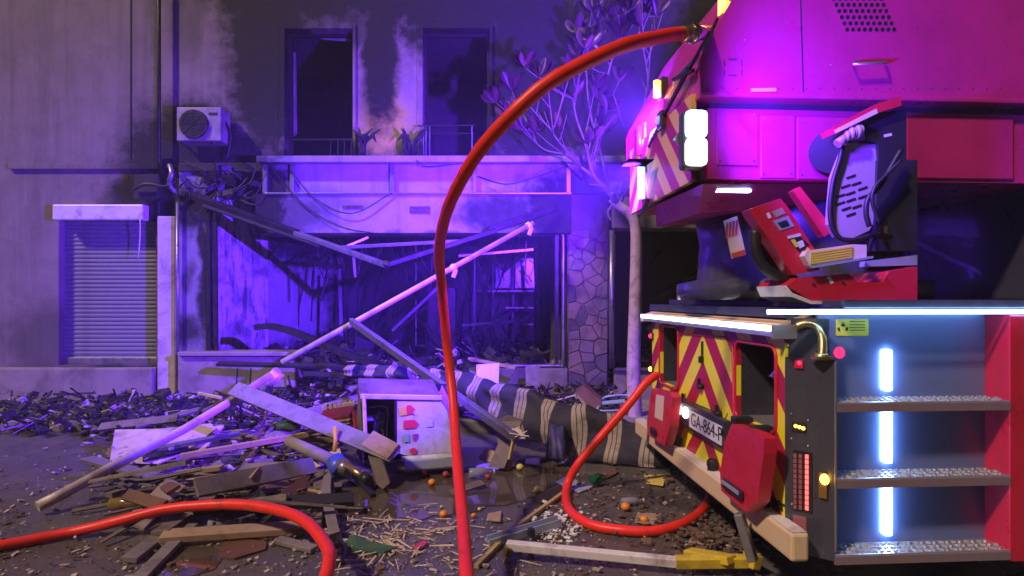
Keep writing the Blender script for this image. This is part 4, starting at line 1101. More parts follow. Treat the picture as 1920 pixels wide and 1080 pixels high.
limb([(1165, 380, TD), (1178, 352, TD - .1), (1185, 345, TD - .1)], .014, .006)
limb([(1205, 400, TD), (1212, 388, TD - .1), (1214, 378, TD - .1)], .03, .02)
rt = random.Random(9)
for s in MAIN:
    tips.append((s[-1], (s[-1] - s[-3]).normalized()))
    for k in range(6):
        i = rt.randrange(len(s) // 3, len(s) - 1)
        d = (s[i + 1] - s[i - 1]).normalized()
        v = (d + Vector((rt.uniform(-1, 1), rt.uniform(-.8, .8), rt.uniform(.0, .9)))).normalized() * rt.uniform(.3, .75)
        p1, p2 = s[i] + v * .5 + Vector((0, 0, .02)), s[i] + v + Vector((0, 0, .08))
        t = spline([s[i], p1, p2], 4)
        crown.tube(t, [.011 - .0007 * q for q in range(len(t))], 5)
        tips.append((p2, (p2 - p1).normalized()))
        if rt.random() < .6:
            v2 = (v.normalized() + Vector((rt.uniform(-1, 1), rt.uniform(-.6, .6), rt.uniform(0, .8)))).normalized() * .28
            crown.tube([p1, p1 + v2 * .6, p1 + v2], [.008, .006, .004], 5)
            tips.append((p1 + v2, v2.normalized()))
for (x, y) in ((1110, 25), (1080, 62), (1140, 35), (1180, 20), (1128, 95), (1082, 105), (960, 172), (985, 128), (1012, 145), (1232, 30), (1160, 75), (1200, 50), (1050, 150)):
    p = P(x, y, TD + rt.uniform(-.3, .2))
    s = min((q for mm in MAIN for q in mm), key=lambda q: (q - p).length)
    t = spline([s, (s + p) / 2 + Vector((rt.uniform(-.08, .08), 0, -.05)), p], 4)
    crown.tube(t, [.012 - .0008 * q for q in range(len(t))], 5)
    tips.insert(0, (p, Vector((rt.uniform(-.3, .3), 0, 1)).normalized()))
crown = crown.build('crown', MATS['bark'], tree)
lm = MB()                                          # one leaf, along +Z, cupped
rows = [(0, .006), (.05, .018), (.35, .5), (.6, .62), (.85, .42), (1.0, .02)]
prev = None
for (t, w) in rows:
    z = t * .20; x = w * .07; y = -.02 * math.sin(t * 2.2) 
    cur = [lm.bm.verts.new((-x, y - x * .3, z)), lm.bm.verts.new((0, y, z)), lm.bm.verts.new((x, y - x * .3, z))]
    if prev:
        for k in range(2):
            f = lm.bm.faces.new((prev[k], prev[k + 1], cur[k + 1], cur[k])); f.smooth = True
    prev = cur
bmesh.ops.solidify(lm.bm, geom=lm.bm.faces[:], thickness=0.002)
leaf0 = None; nleaf = 0
for p, d in tips:
    n = rt.choice((4, 5, 6, 7, 8)) if p.z > 3.6 else rt.choice((0, 0, 2, 4))
    for k in range(n):
        if nleaf >= 290: break
        a = 2 * math.pi * k / max(n, 1) + rt.uniform(-.4, .4)
        v = (d * .8 + Vector((math.cos(a), math.sin(a) * .9, .5))).normalized()
        if leaf0 is None:
            lf = leaf0 = lm.build('leaf', MATS['leaf'], crown)
        else:
            lf = leaf0.copy(); COL.objects.link(lf)
        lf.location = p
        lf.rotation_euler = (v.to_track_quat('Z', 'Y') @ Euler((0, 0, rt.uniform(0, 6.3))).to_quaternion()).to_euler()
        sc = rt.uniform(.9, 1.6); lf.scale = (sc, sc, sc * rt.uniform(.85, 1.15))
        nleaf += 1

# ================================================================== HOSES
def hosemat():
    m, nt, b = new_mat('hose_red')
    at = N(nt, 'ShaderNodeAttribute'); at.attribute_name = 's'
    geo = N(nt, 'ShaderNodeNewGeometry').outputs['Position']
    c = mix(nt, noise(nt, 14, 6, .7, geo), (0.74, 0.014, 0.014), (0.90, 0.045, 0.020))
    c = mix(nt, ramp(nt, noise(nt, 5, 8, .7, geo, .6), [(0.56, 0.0), (0.72, 0.75)]), c, (0.20, 0.025, 0.02))
    nt.links.new(c, b.inputs['Base Color']); b.inputs['Roughness'].default_value = 0.42
    rib = math_n(nt, 'SINE', math_n(nt, 'MULTIPLY', at.outputs['Fac'], 900.0))
    bump(nt, b, math_n(nt, 'ADD', math_n(nt, 'MULTIPLY', rib, .12), noise(nt, 22, 5, .6, geo)), 0.25, 0.006)
    MATS['hose'] = m
hosemat()
def hose(pts, r, lab):
    s = spline(pts, 14)
    s = [p + Vector((math.sin(i * .21 + len(pts)) * .002, 0, math.sin(i * .26) * .002)) for i, p in enumerate(s)]
    m = MB(); m.tube(s, [r * (1 + .02 * math.sin(i * .9)) for i in range(len(s))], 18)
    lay = m.bm.verts.layers.float.new('s')
    m.bm.verts.ensure_lookup_table()
    L = 0
    for i in range(len(s)):
        if i: L += (s[i] - s[i - 1]).length
        for k in range(18): m.bm.verts[i * 18 + k][lay] = L
    return m.build('fire_hose', MATS['hose'], label=lab, cat='hose')
h1 = hose([(-.9, .4, .04), (-.45, 1.5, .04), P(915, 1420, 2.12), P(893, 1200, 2.5), P(876, 1080, 2.95), P(866, 960, 3.6), P(856, 840, 4.2), P(848, 740, 4.6), P(838, 640, 4.7), P(828, 540, 4.5), P(824, 470, 4.05),
           P(838, 395, 3.55), P(872, 325, 3.25), P(930, 245, 3.02), P(1000, 178, 2.92), P(1080, 125, 2.95), P(1170, 86, 3.05), P(1240, 68, 3.2), P(1284, 63, 3.32)], .0375, 'red fire hose arching up from the street to the ladder turret')
MB().cyl(P(1276, 64, 3.30), P(1296, 63, 3.36), .042).build('ferrule', MATS['brass'], h1)
MB().tube([P(1294, 63, 3.355), P(1299, 63, 3.37), P(1305, 62, 3.38), P(1311, 62, 3.4), P(1330, 61, 3.56)], [.05, .058, .05, .045, .04], 12).build('coupling', MATS['chrome'], h1)
hose([P(1330, 716, 5.5), P(1245, 704, 5.35), P(1216, 714, 5.25), P(1180, 757, 5.2), P(1130, 815, 5.2), P(1088, 865, 5.2), G(1063, 912, .05), G(1066, 952, .04), G(1100, 980, .04), G(1160, 994, .04), G(1230, 995, .04), G(1290, 978, .04), G(1326, 945, .04), G(1336, 905, .04), G(1360, 880, .04)], .0375, 'red hose drooping from truck rear into a loop on the ground')
hose([G(-420, 1130, .04), G(-260, 1085, .04), G(-100, 1045, .04), G(60, 1012, .04), G(150, 995, .05), P(240, 972, 4.2), P(330, 952, 4.25), P(430, 946, 4.2), P(520, 956, 4.0), P(575, 980, 3.75), P(610, 1020, 3.45), P(617, 1055, 3.28), P(603, 1100, 3.1), P(560, 1160, 2.85), P(480, 1240, 2.55)], .0375, 'red fire hose bending through the lower left foreground')

# ================================================================== FIRE TRUCK (local frame: u along the truck, v across it, away from the viewer)
TA, TYAW = Vector((1.65, 3.0, 0)), R(3.7)
truck = root('fire_truck', tuple(TA), 'red turntable ladder fire truck with yellow chevron rear and lit step lights', 'fire truck', rotz=TYAW, local=True)
_ri = Matrix.Rotation(-TYAW, 3, 'Z')
_o = _ri @ (Vector((0, 0, H)) - TA)
def _ray(px, py): return _ri @ Vector(((px - CX) / F, 1.0, -(py - HY) / F))
def S(px, py, v):
    d = _ray(px, py); return _o + d * ((v - _o.y) / d.y)
def RR(px, py, u):
    d = _ray(px, py); return _o + d * ((u - _o.x) / d.x)
def CH(px, py, off=0.0):
    d = _ray(px, py); return _o + d * ((-off * 1.41421 - _o.x - _o.y) / (d.x + d.y))
UR = -0.17                                          # rear panel plane
mat('truck_red', (0.58, 0.012, 0.045), 0.28, 0, 0.06, 3, (0.40, 0.012, 0.03), 0.2, 0.02, coat=0.5)
mat('turret_red_bluelit', (0.52, 0.018, 0.20), 0.30, 0, 0.06, 3, (0.42, 0.015, 0.06), 0.2, 0.02, coat=0.4)
mat('truck_dark', (0.045, 0.045, 0.062), 0.42, 0.2, 0.12, 4, (0.07, 0.065, 0.07), 0.2, 0.03)
mat('truck_panel', (0.17, 0.21, 0.42), 0.30, 0.3, 0.08, 3, bmp=0.02)
mat('bumper_beige', (0.66, 0.50, 0.29), 0.5, 0, 0.08, 4, (0.5, 0.37, 0.2), 0.2, 0.03)
mat('alu', (0.62, 0.60, 0.60), 0.32, 0.8, 0.12, 10, bmp=0.1)
mat('step_board', (0.58, 0.36, 0.16), 0.55, 0, 0.2, 6, (0.4, 0.25, 0.12), 0.2, 0.1)
mat('sign_yellow', (0.70, 0.60, 0.06), 0.45, 0, 0.08, 5, bmp=0)
mat('sign_cream', (0.70, 0.56, 0.48), 0.45, 0, 0.08, 5, bmp=0)
mat('print_black', (0.015, 0.015, 0.017), 0.5, 0, 0.1, 5, bmp=0)
emit('led_white', (0.30, 0.58, 1.0), 16.0)
emit('led_step', (0.26, 0.50, 1.0), 42.0)
emit('led_strip_rear', (0.82, 0.90, 1.0), 5.0)
emit('led_amber', (1.0, 0.45, 0.04), 9.0)
emit('led_red', (1.0, 0.10, 0.09), 2.2)
emit('led_red_dot', (1.0, 0.02, 0.10), 2.0)
emit('strobe_top', (0.45, 0.66, 1.0), 5.0)
emit('strobe_bottom', (1.0, 0.80, 0.66), 4.0)
emit('added_lamp_blue', (0.12, 0.10, 1.0), 3.0)
emit('lamp_cyan', (0.25, 0.65, 1.0), 4.0)
emit('lamp_warm', (1.0, 0.72, 0.45), 3.0)
emit('plate_lamp', (0.85, 0.93, 1.0), 7.0)

def paint(name, col, film):
    m, nt, b = new_mat(name)
    tc = N(nt, 'ShaderNodeTexCoord').outputs['Object']
    mp = N(nt, 'ShaderNodeVectorMath', operation='MULTIPLY'); nt.links.new(tc, mp.inputs[0]); mp.inputs[1].default_value = (16, 16, 1.3)
    st = ramp(nt, noise(nt, 1.0, 7, .7, mp.outputs[0], .2), [(0.50, 0.0), (0.80, 0.55)])
    bl = ramp(nt, noise(nt, 2.6, 8, .7, tc, .5), [(0.45, 0.0), (0.75, 0.5)])
    c = mix(nt, st, col, film); c = mix(nt, bl, c, tuple(x * .55 for x in col))
    sp = ramp(nt, noise(nt, 70, 3, .6, tc), [(0.70, 0.0), (0.74, 0.6)])
    c = mix(nt, sp, c, film)
    nt.links.new(c, b.inputs['Base Color'])
    nt.links.new(ramp(nt, noise(nt, 4, 8, .7, tc), [(0.35, 0.22), (0.7, 0.55)]), b.inputs['Roughness'])
    b.inputs['Coat Weight'].default_value = 0.25
    bump(nt, b, noise(nt, 1.8, 3, .5, tc), .08, .02)
    MATS[name] = m
paint('truck_red', (0.58, 0.012, 0.045), (0.22, 0.06, 0.06))
paint('turret_red_bluelit', (0.54, 0.018, 0.20), (0.30, 0.05, 0.16))  # red paint with the blue light's magenta cast mixed into its colour
paint('truck_dark', (0.042, 0.042, 0.060), (0.11, 0.10, 0.10))
def chevron(name, c_on, c_off, vc, f0, per):
    """retro-reflective chevrons, 45 degree bands about the truck's centre line"""
    m, nt, b = new_mat(name)
    tc = N(nt, 'ShaderNodeTexCoord').outputs['Object']
    sp = N(nt, 'ShaderNodeSeparateXYZ'); nt.links.new(tc, sp.inputs[0])
    f = math_n(nt, 'ADD', sp.outputs['Z'], math_n(nt, 'ABSOLUTE', math_n(nt, 'SUBTRACT', sp.outputs['Y'], vc)))
    f = math_n(nt, 'FRACT', math_n(nt, 'ADD', math_n(nt, 'DIVIDE', math_n(nt, 'SUBTRACT', f, f0), per), 20.0))
    on = math_n(nt, 'LESS_THAN', f, 0.5)
    n = noise(nt, 9, 6, .6, tc)
    nt.links.new(mix(nt, on, mix(nt, n, tuple(x * .85 for x in c_off), c_off), mix(nt, n, tuple(x * .88 for x in c_on), c_on)), b.inputs['Base Color'])
    b.inputs['Roughness'].default_value = 0.42
    MATS[name] = m
VC = RR(1318, 680, UR).y
chevron('chevron_rear', (0.90, 0.84, 0.010), (0.46, 0.012, 0.05), VC, 1.255, 0.385)
chevron('chevron_turret', (0.80, 0.44, 0.10), (0.42, 0.012, 0.10), 1.28, 2.62, 0.30)

def add(mb, name, mt, par=None, label=None): return mb.build(name, MATS[mt], par or truck, label=label)
# --- hull
foot = [(0.0, 0.0), (UR, -UR), (UR, 2.53), (0, 2.70), (0.0, 2.70), (8.5, 2.70), (8.5, 0.15), (0.0, 0.15)]
foot = [foot[0], foot[1], foot[2], foot[3], foot[5], foot[6], foot[7]]
# rear wall with two open compartments (v ranges) ; built from boxes round the niches
zl, zh = 0.50, 1.50
ny0, ny1 = RR(1455, 720, UR).y, RR(1381, 720, UR).y      # near niche
fy0, fy1 = RR(1272, 670, UR).y, RR(1238, 670, UR).y      # far niche
nz0, nz1 = RR(1418, 795, UR).z, RR(1418, 648, UR).z
gz0, gz1 = RR(1255, 722, UR).z, RR(1255, 614, UR).z
yA, yB = 0.17, 2.53
m = MB()
m.span((UR, yA, zl), (UR + .03, ny0, zh)); m.span((UR, ny1, zl), (UR + .03, fy0, zh)); m.span((UR, fy1, zl), (UR + .03, yB, zh))
for (a0, a1, z0, z1) in ((ny0, ny1, nz0, nz1), (fy0, fy1, gz0, gz1)):
    m.span((UR, a0, zl), (UR + .03, a1, z0)); m.span((UR, a0, z1), (UR + .03, a1, zh))
rear = add(m, 'rear_panel', 'chevron_rear')
for (a0, a1, z0, z1, nm) in ((ny0, ny1, nz0, nz1, 'n'), (fy0, fy1, gz0, gz1, 'f')):
    m = MB()
    m.span((UR + .28, a0 - .02, z0 - .02), (UR + .30, a1 + .02, z1 + .02)); m.span((UR + .03, a0 - .02, z0 - .02), (UR + .28, a0, z1 + .02)); m.span((UR + .03, a1, z0 - .02), (UR + .28, a1 + .02, z1 + .02))
    m.span((UR + .03, a0, z1), (UR + .28, a1, z1 + .02))
    nich = add(m, 'niche', 'truck_dark')
    add(MB().span((UR + .031, a0, z0 - .02), (UR + .28, a1, z0)), 'niche_floor', 'alu', nich)
    # red raised rim with rounded corners
    yc, zc, hw, hz, r = (a0 + a1) / 2, (z0 + z1) / 2, (a1 - a0) / 2 + .01, (z1 - z0) / 2 + .012, .06
    loop = []
    for (sy, sz, a_) in ((1, 1, 0), (-1, 1, 90), (-1, -1, 180), (1, -1, 270)):
        for k in range(4):
            t = R(a_ + k * 30); loop.append((UR - .004, yc + sy * (hw - r) + r * math.cos(t), zc + sz * (hz - r) + r * math.sin(t)))
    add(MB().tube(loop + [loop[0]], .011, 6, False), 'rim', 'truck_red', nich)
    if nm == 'n':
        add(MB().cyl((UR + .05, a0 + .08, z1 - .18), (UR + .07, a0 + .08, z1 - .12), .05, .02), 'lamp', 'chrome', nich)
        add(MB().box((UR + .12, a0 + .06, z0 + .09), (.05, .05, .18), (0.2, .1, 0), .01).cyl((UR + .1, a0 + .16, z0 + .06), (UR + .1, a0 + .16, z0 + .14), .02), 'valve', 'rubber', nich)
        add(MB().box((UR + .09, a0 + .10, z0 + .12), (.04, .05, .06), None, .008), 'red_knob', 'truck_red', nich)
        yy, zz = RR(1397, 699, UR + .27).y, RR(1397, 699, UR + .27).z
        s_ = add(MB().cyl((UR + .279, yy, zz), (UR + .274, yy, zz), .06, None, 20), 'warning_disc', 'sign_cream', nich)
    else:
        q0, q1 = RR(1241, 690, UR + .27), RR(1259, 652, UR + .27)
        s_ = add(MB().span((UR + .272, q1.y, q0.z), (UR + .279, q0.y, q1.z)), 'warning_label', 'sign_yellow', nich)
# core behind the niches and the rest of the body
m = MB(); m.prism([(UR + .31, .16, zl), (UR + .31, 2.6, zl), (8.5, 2.6, zl), (8.5, .16, zl)], (0, 0, zh - zl)); add(m, 'body_core', 'truck_dark')
m = MB().span((UR + .001, yA + .001, zl - .02), (UR + .31, yB, zl - .001)).span((UR + .001, yA, zh + .001), (UR + .31, yB, zh + .03)); add(m, 'rear_edge', 'truck_red')
# pink-red door outline and hardware
dl = [RR(1275, 626, UR), RR(1360, 632, UR), RR(1374, 652, UR), RR(1376, 775, UR), RR(1386, 800, UR)]
add(MB().tube([Vector((UR - .003, q.y, q.z)) for q in dl], .007, 6), 'door_seal', 'truck_red', rear)
q = RR(1318, 655, UR)
add(MB().span((UR - .012, q.y - .012, q.z - .07), (UR, q.y + .012, q.z + .06), .003), 'handle_slot', 'dark_plastic', rear)
add(MB().span((UR - .03, q.y - .02, q.z - .10), (UR, q.y + .02, q.z - .05), .006), 'lock', 'charred_metal', rear)
for (x, y) in ((1287, 752), (1318, 725), (1352, 776)):
    q = RR(x, y, UR); add(MB().cyl((UR, q.y, q.z), (UR - .04, q.y, q.z), .022, .018).box((UR - .03, q.y, q.z + .03), (.02, .02, .06)), 'latch', 'rubber', rear)
for (x0, y0, x1, y1) in ((1300, 755, 1340, 772), (1286, 738, 1283, 745), (1365, 775, 1360, 786)):
    a, b = RR(x0, y0, UR), RR(x1, y1, UR); add(MB().beam((UR - .001, a.y, a.z), (UR - .001, b.y, b.z), .006, .006), 'panel_gap', 'truck_dark', rear)
# maker's letters at the lower corner
def text(body, size, mt, origin, xdir, up, name, par, depth=.003):
    cu = bpy.data.curves.new('t', 'FONT'); cu.body = body; cu.size = size; cu.extrude = depth
    to = bpy.data.objects.new('t', cu); COL.objects.link(to)
    bpy.context.view_layer.update()
    me = bpy.data.meshes.new_from_object(to.evaluated_get(bpy.context.evaluated_depsgraph_get()))
    bpy.data.objects.remove(to)
    xd, u2 = Vector(xdir).normalized(), Vector(up).normalized()
    n = xd.cross(u2)
    M = Matrix.Identity(4)
    for i in range(3): M[i][0], M[i][1], M[i][2], M[i][3] = xd[i], u2[i], n[i], origin[i]
    me.transform(M); me.materials.clear(); me.materials.append(MATS[mt])
    return link(name, me, par)
q = RR(1447, 938, UR)
text('mer', .10, 'print_black', (UR - .004, q.y + .02, q.z - .02), (0, -1, 0), (0, 0, 1), 'lettering', rear)
# --- number plate
a, b = RR(1268, 765, UR - .05), RR(1360, 805, UR - .05)
yL, yR = a.y, b.y
zt = RR(1315, 768, UR - .05).z; zb = zt - .20
pb = add(MB().span((UR - .05, yR, zb), (UR - .002, yL, zt), .012), 'plate_holder', 'dark_plastic')
mat('plate_white', (0.72, 0.72, 0.80), 0.4, 0, 0.04, 5, bmp=0)
py1, py0 = yL - .30, yR + .05
add(MB().span((UR - .057, py0, zb + .03), (UR - .0505, py1, zt - .045)), 'number_plate', 'plate_white', pb)
text('GA-864-P', .135, 'print_black', (UR - .0585, py1 - .04, zb + .055), (0, -1, 0), (0, 0, 1), 'plate_number', pb, .001)
for k in range(2):
    add(MB().sphere((UR - .055, yL - .07 - .15 * k, (zt + zb) / 2 + .02), .045, 2, (.5, 1, 1)), 'plate_lamp', 'plate_lamp', pb)
# --- bumper
bu = add(MB().span((UR - .075, -.03, .375), (UR + .02, 2.85, .52), .016), 'bumper', 'bumper_beige')
add(MB().span((UR - .065, -.02, .521), (UR + .01, 2.84, .527)), 'bumper_top', 'white_paint_metal', bu)
for x, y in ((1270, 828), (1336, 876), (1432, 946)):
    q = RR(x, y, UR - .03)
    add(MB().cyl((UR - .03, q.y, .527), (UR - .03, q.y, .60), .035, .03).box((UR - .03, q.y, .57), (.07, .06, .05), None, .012), 'buffer', 'rubber', bu)
# --- hanging compartment flaps
def flap(pts, u, th, lab):
    poly = [RR(x, y, u) for x, y in pts]
    return add(MB().prism(poly, (th, 0, 0)), 'flap', 'truck_red', None, lab)
f1 = flap([(1372, 795), (1418, 812), (1433, 822), (1432, 850), (1420, 940), (1400, 962), (1352, 920), (1350, 885), (1358, 830)], UR - .16, .07, 'large red flap hanging over the bumper')
q = RR(1377, 917, UR - .16)
add(MB().span((UR - .185, q.y - .13, q.z - .03), (UR - .16, q.y + .13, q.z + .03), .012), 'handle', 'rubber', f1)
add(MB().beam((UR - .187, q.y - .11, q.z + .012), (UR - .187, q.y + .11, q.z + .012), .008, .02), 'handle_edge', 'steel_blue', f1)
for x, y in ((1388, 788), (1424, 806)):
    q = RR(x, y, UR - .06); add(MB().box((UR - .05, q.y, q.z), (.12, .06, .05), None, .01), 'hinge', 'rubber', f1)
f2 = flap([(1222, 728), (1256, 737), (1261, 745), (1256, 800), (1246, 836), (1214, 815), (1213, 790)], UR - .16, .07, 'small red flap hanging from the far compartment')
poly = [RR(x, y, UR - .162) for x, y in ((1231, 740), (1246, 743), (1243, 790), (1228, 782))]
add(MB().prism(poly, (-.004, 0, 0)), 'window', 'sign_cream', f2)
q = RR(1227, 810, UR - .16); add(MB().span((UR - .18, q.y - .07, q.z - .03), (UR - .16, q.y + .07, q.z + .03), .01), 'handle', 'rubber', f2)
# --- sloping step board over the rear with LED edge
b0, b1 = Vector((UR - .06, -.0, 1.545)), Vector((UR - .06, 2.62, 1.545))
add(MB().prism([(UR - .06, .16, 1.535), (UR + .16, .16, 1.625), (UR + .16, 2.62, 1.625), (UR - .06, 2.62, 1.535)], (0, 0, .02)), 'step_board', 'step_board')
sb = bpy.data.objects[[o.name for o in truck.children if o.name.startswith('step_board')][0]]
for k in range(5):
    uu = UR - .03 + .042 * k; zz = 1.556 + (uu - UR + .06) * .4091
    add(MB().beam((uu, .165, zz), (uu, 2.615, zz), .006, .005, 0), 'grip_line', 'sign_cream', sb)
add(MB().cyl((UR - .07, .17, 1.545), (UR - .07, 2.62, 1.545), .016, None, 10), 'led_edge', 'led_strip_rear', sb)
add(MB().span((UR - .058, .15, 1.50), (UR - .03, 2.62, 1.534)), 'board_edge', 'alu', sb)
for vv in (.15, 2.63): add(MB().span((UR - .085, vv - .012, 1.49), (UR + .16, vv + .008, 1.565), .004), 'end_bracket', 'alu', sb)
# --- chamfered corner module with lights
cz = CH(1520, 672).z
cm = add(MB().prism([(0, 0, .36), (UR, -UR, .36), (UR + .03, .169, .36), (0, .169, .36)], (0, 0, cz - .36)), 'corner_module', 'truck_dark')
add(MB().box((.003, .0, (cz + .4) / 2), (.008, .012, cz - .42)), 'edge_trim', 'alu', cm)
def chbox(x0, y0, x1, y1, th, name, mt, par=cm, bev=.0):
    p = [CH(x0, y0, 0.0), CH(x1, y0, 0), CH(x1, y1, 0), CH(x0, y1, 0)]
    zt_, zb_ = max(q.z for q in p), min(q.z for q in p)
    zt_, zb_ = (p[0].z + p[1].z) / 2, (p[2].z + p[3].z) / 2
    n = Vector((-1, -1, 0)).normalized() * th
    a_, c_ = Vector((p[0].x, p[0].y, 0)), Vector((p[1].x, p[1].y, 0))
    return add(MB().prism([a_ + Vector((0, 0, zt_)), c_ + Vector((0, 0, zt_)), c_ + Vector((0, 0, zb_)), a_ + Vector((0, 0, zb_))], n), name, mt, par)
tail = chbox(1487, 846, 1524, 960, .004, 'tail_light_base', 'charred_metal')
mat('lip_grey', (0.26, 0.19, 0.21), 0.45, 0.2, 0.15, 6)
mat('lens_dim', (0.30, 0.10, 0.12), 0.25, 0, 0.2, 6, bmp=0)
for x, mt in ((1491, 'lens_dim'), (1501, 'lens_dim'), (1513, 'led_red')):
    for k in range(11):
        y0 = 850 + 9.6 * k + (x - 1491) * .1
        chbox(x - 2.6, y0, x + 3.4, y0 + 7.6, .009, 'tail_light_segment', mt, tail)
tri = chbox(1485, 792, 1512, 810, .006, 'marker_base', 'charred_metal')
for x in (1492, 1499, 1506):
    q = CH(x, 801 + (x - 1499) * .3, .008); add(MB().sphere(q, .009, 2), 'amber_led', 'led_amber', tri)
for x0, x1 in ((1537, 1552),):
    e = chbox(x0, 886, x1, 932, .02, 'side_marker', 'amber_stain'); q = CH(1546, 899, .025); add(MB().sphere(q, .022, 2, (1, 1, 1.3)), 'lit_lens', 'led_amber', e)
e = chbox(1491, 675, 1507, 690, .012, 'rear_marker', 'truck_red'); add(MB().sphere(CH(1499, 681, .014), .011, 2), 'lit_lens', 'led_red_dot', e)
chbox(1487, 967, 1512, 990, .003, 'reflector', 'lens_dim')
for x, y in ((1484, 776), (1515, 788), (1484, 822), (1515, 836), (1478, 648), (1485, 945)):
    add(MB().sphere(CH(x, y, .002), .006, 1), 'rivet', 'alu', cm)
# far rear markers
for x, y, mt in ((1220, 630, 'led_red_dot'), (1220, 692, 'led_amber')):
    q = RR(x, y, UR - .02); add(MB().sphere(q, .022, 2), 'far_marker', mt); add(MB().box(q + Vector((.05, 0.0, 0)), (.1, .07, .06)), 'far_marker_base', 'truck_dark')
# grab rail and bracket above the corner
gr_ = [S(1492, 612, .12), S(1512, 606, .10), S(1530, 612, .08), S(1541, 632, .05), S(1542, 655, .03), S(1540, 672, .02)]
add(MB().tube(spline(gr_, 6), .022, 12), 'grab_rail', 'brass')
add(MB().prism([S(1484, 634, .16), S(1482, 618, .16), S(1498, 606, .16), S(1524, 606, .16), S(1524, 634, .16)], (0, .02, 0)), 'rail_bracket', 'alu')
add(MB().cyl(S(1528, 668, .03), S(1553, 670, .0), .02, None, 8).box(S(1541, 671, .02), (.09, .06, .02), None, .006), 'rail_foot', 'brass')
add(MB().prism([(-.01, .03, cz + .001), (UR + .012, .175, cz + .001), (UR + .04, .2, cz + .001), (-.01, .2, cz + .001)], (0, 0, 1.60 - cz)), 'upper_module', 'truck_dark')
# --- side: recessed step bay with LED strips
UB = 0.95
sp = add(MB().span((0.0, .15, .33), (UB, .17, 1.62)), 'step_bay_panel', 'truck_panel')
for k, zt_ in enumerate((.395, .785, 1.175)):
    st = add(MB().span((.002, .0, zt_ - .05), (UB, .012, zt_), .003).span((.002, .012, zt_ - .03), (UB, .149, zt_ - .004)), 'step', 'alu')
    nubs = MB()                                     # raised anti-slip pattern
    for i in range(26):
        for j in range(3):
            nubs.box((.02 + .036 * i + (j % 2) * .018, .025 + .045 * j, zt_ + .002), (.022, .012, .010), (0, 0, .6 if (i + j) % 2 else -.6))
    tr_ = add(nubs, 'tread_pattern', 'alu', st); tr_['kind'] = 'stuff'
    add(MB().span((.002, -.006, zt_ - .05), (UB, -.0005, zt_ - .008)), 'step_lip', 'lip_grey', st)
for (z0, z1) in ((.43, .72), (.82, 1.11), (1.21, 1.43)):
    for uu in (.385, ):
        add(MB().span((uu - .02, .125, z0), (uu + .02, .149, z1), .008), 'led_strip', 'led_step', sp)
        n = int((z1 - z0) / .028)
q0, q1 = S(1567, 630, .149), S(1628, 598, .149)
lab_ = add(MB().span((q0.x, .145, q0.z), (q1.x, .1495, q1.z), .002), 'warning_label', 'sign_yellow', sp)
def print_lines(x0, x1, ys, v, par):
    for y in ys:
        a, b = S(x0, y, v), S(x1, y, v); add(MB().beam(a, b, .002, .004), 'print_line', 'print_black', par)
print_lines(1593, 1622, (603, 609, 614, 619), .1435, lab_)
add(MB().prism([S(1576, 612, .1435), S(1581, 604, .1435), S(1586, 612, .1435)], (0, .001, 0)).cyl(S(1574, 620, .1435), S(1572, 614, .1435), .006, None, 6).cyl(S(1587, 620, .1435), S(1589, 614, .1435), .006, None, 6), 'hazard_mark', 'print_black', lab_)
add(MB().cyl((.12, .149, 1.415), (.12, .146, 1.415), .03, None, 20), 'red_reflection_disc', 'led_red_dot', sp)  # glowing disc standing in for a red marker's reflection in the panel
# lockers further along the side
mat('locker_alu', (0.42, 0.42, 0.44), 0.35, 0.7, 0.1, 4, bmp=0.03)
add(MB().span((UB + .001, .0, .33), (UB + .12, .16, 1.62), .006), 'side_post', 'truck_red')
for i in range(3):
    u0 = UB + .13 + i * 1.5
    lk = add(MB().span((u0, .02, .40), (u0 + 1.44, .05, 1.56)), 'locker', 'truck_dark')
    sl = None
    for k in range(20):
        if sl is None: sl = s_ = add(MB().box((0, 0, 0), (1.40, .016, .05), None, .005), 'slat', 'locker_alu', lk)
        else: s_ = sl.copy(); COL.objects.link(s_)
        s_.parent = lk; s_.location = (u0 + .72, .012, .44 + .056 * k)
add(MB().span((UB + .121, .03, .30), (8.4, .15, .40), .01), 'side_skirt', 'truck_red')
for uu in (2.6, 6.6):
    wh = add(MB().tube([(uu, -.0, .48), (uu, .05, .48), (uu, .28, .48), (uu, .33, .48)], [.42, .48, .48, .42], 32), 'wheel', 'rubber')
    add(MB().tube([(uu, -.02, .48), (uu, .0, .48)], [.2, .26], 24), 'rim', 'alu', wh)
for uu in (.75, 2.6, 6.6):
    wh = add(MB().tube([(uu, 2.3, .48), (uu, 2.6, .48)], [.48, .48], 28), 'wheel', 'rubber')
# outrigger/strut under the rear
add(MB().beam(S(1385, 962, .35), S(1412, 1052, .30), .06, .05, 0, .008), 'stay', 'grey_metal')
add(MB().span((UR + .02, .5, .30), (8, 2.3, .47)), 'chassis', 'truck_dark')
# --- deck with LED line
dk = add(MB().span((-.36, .0, 1.632), (.05, .03, 1.652)).span((.05, .0, 1.655), (8.4, 2.7, 1.70), .006), 'deck', 'truck_dark')
add(MB().cyl((-.36, -.012, 1.638), (8.3, -.012, 1.638), .011, None, 8), 'led_line', 'led_white', dk)
q0, q1 = S(1332, 584, 1.9), S(1364, 584, 1.9)
add(MB().cyl(q0, q1, .013, None, 8).span((q0.x, 1.9, q0.z - .035), (q1.x + .5, 1.96, q0.z - .015)), 'far_led', 'led_white', dk)
add(MB().span((UR + .001, .171, 1.601), (8.3, 2.6, 1.655)), 'deck_frame', 'truck_dark')
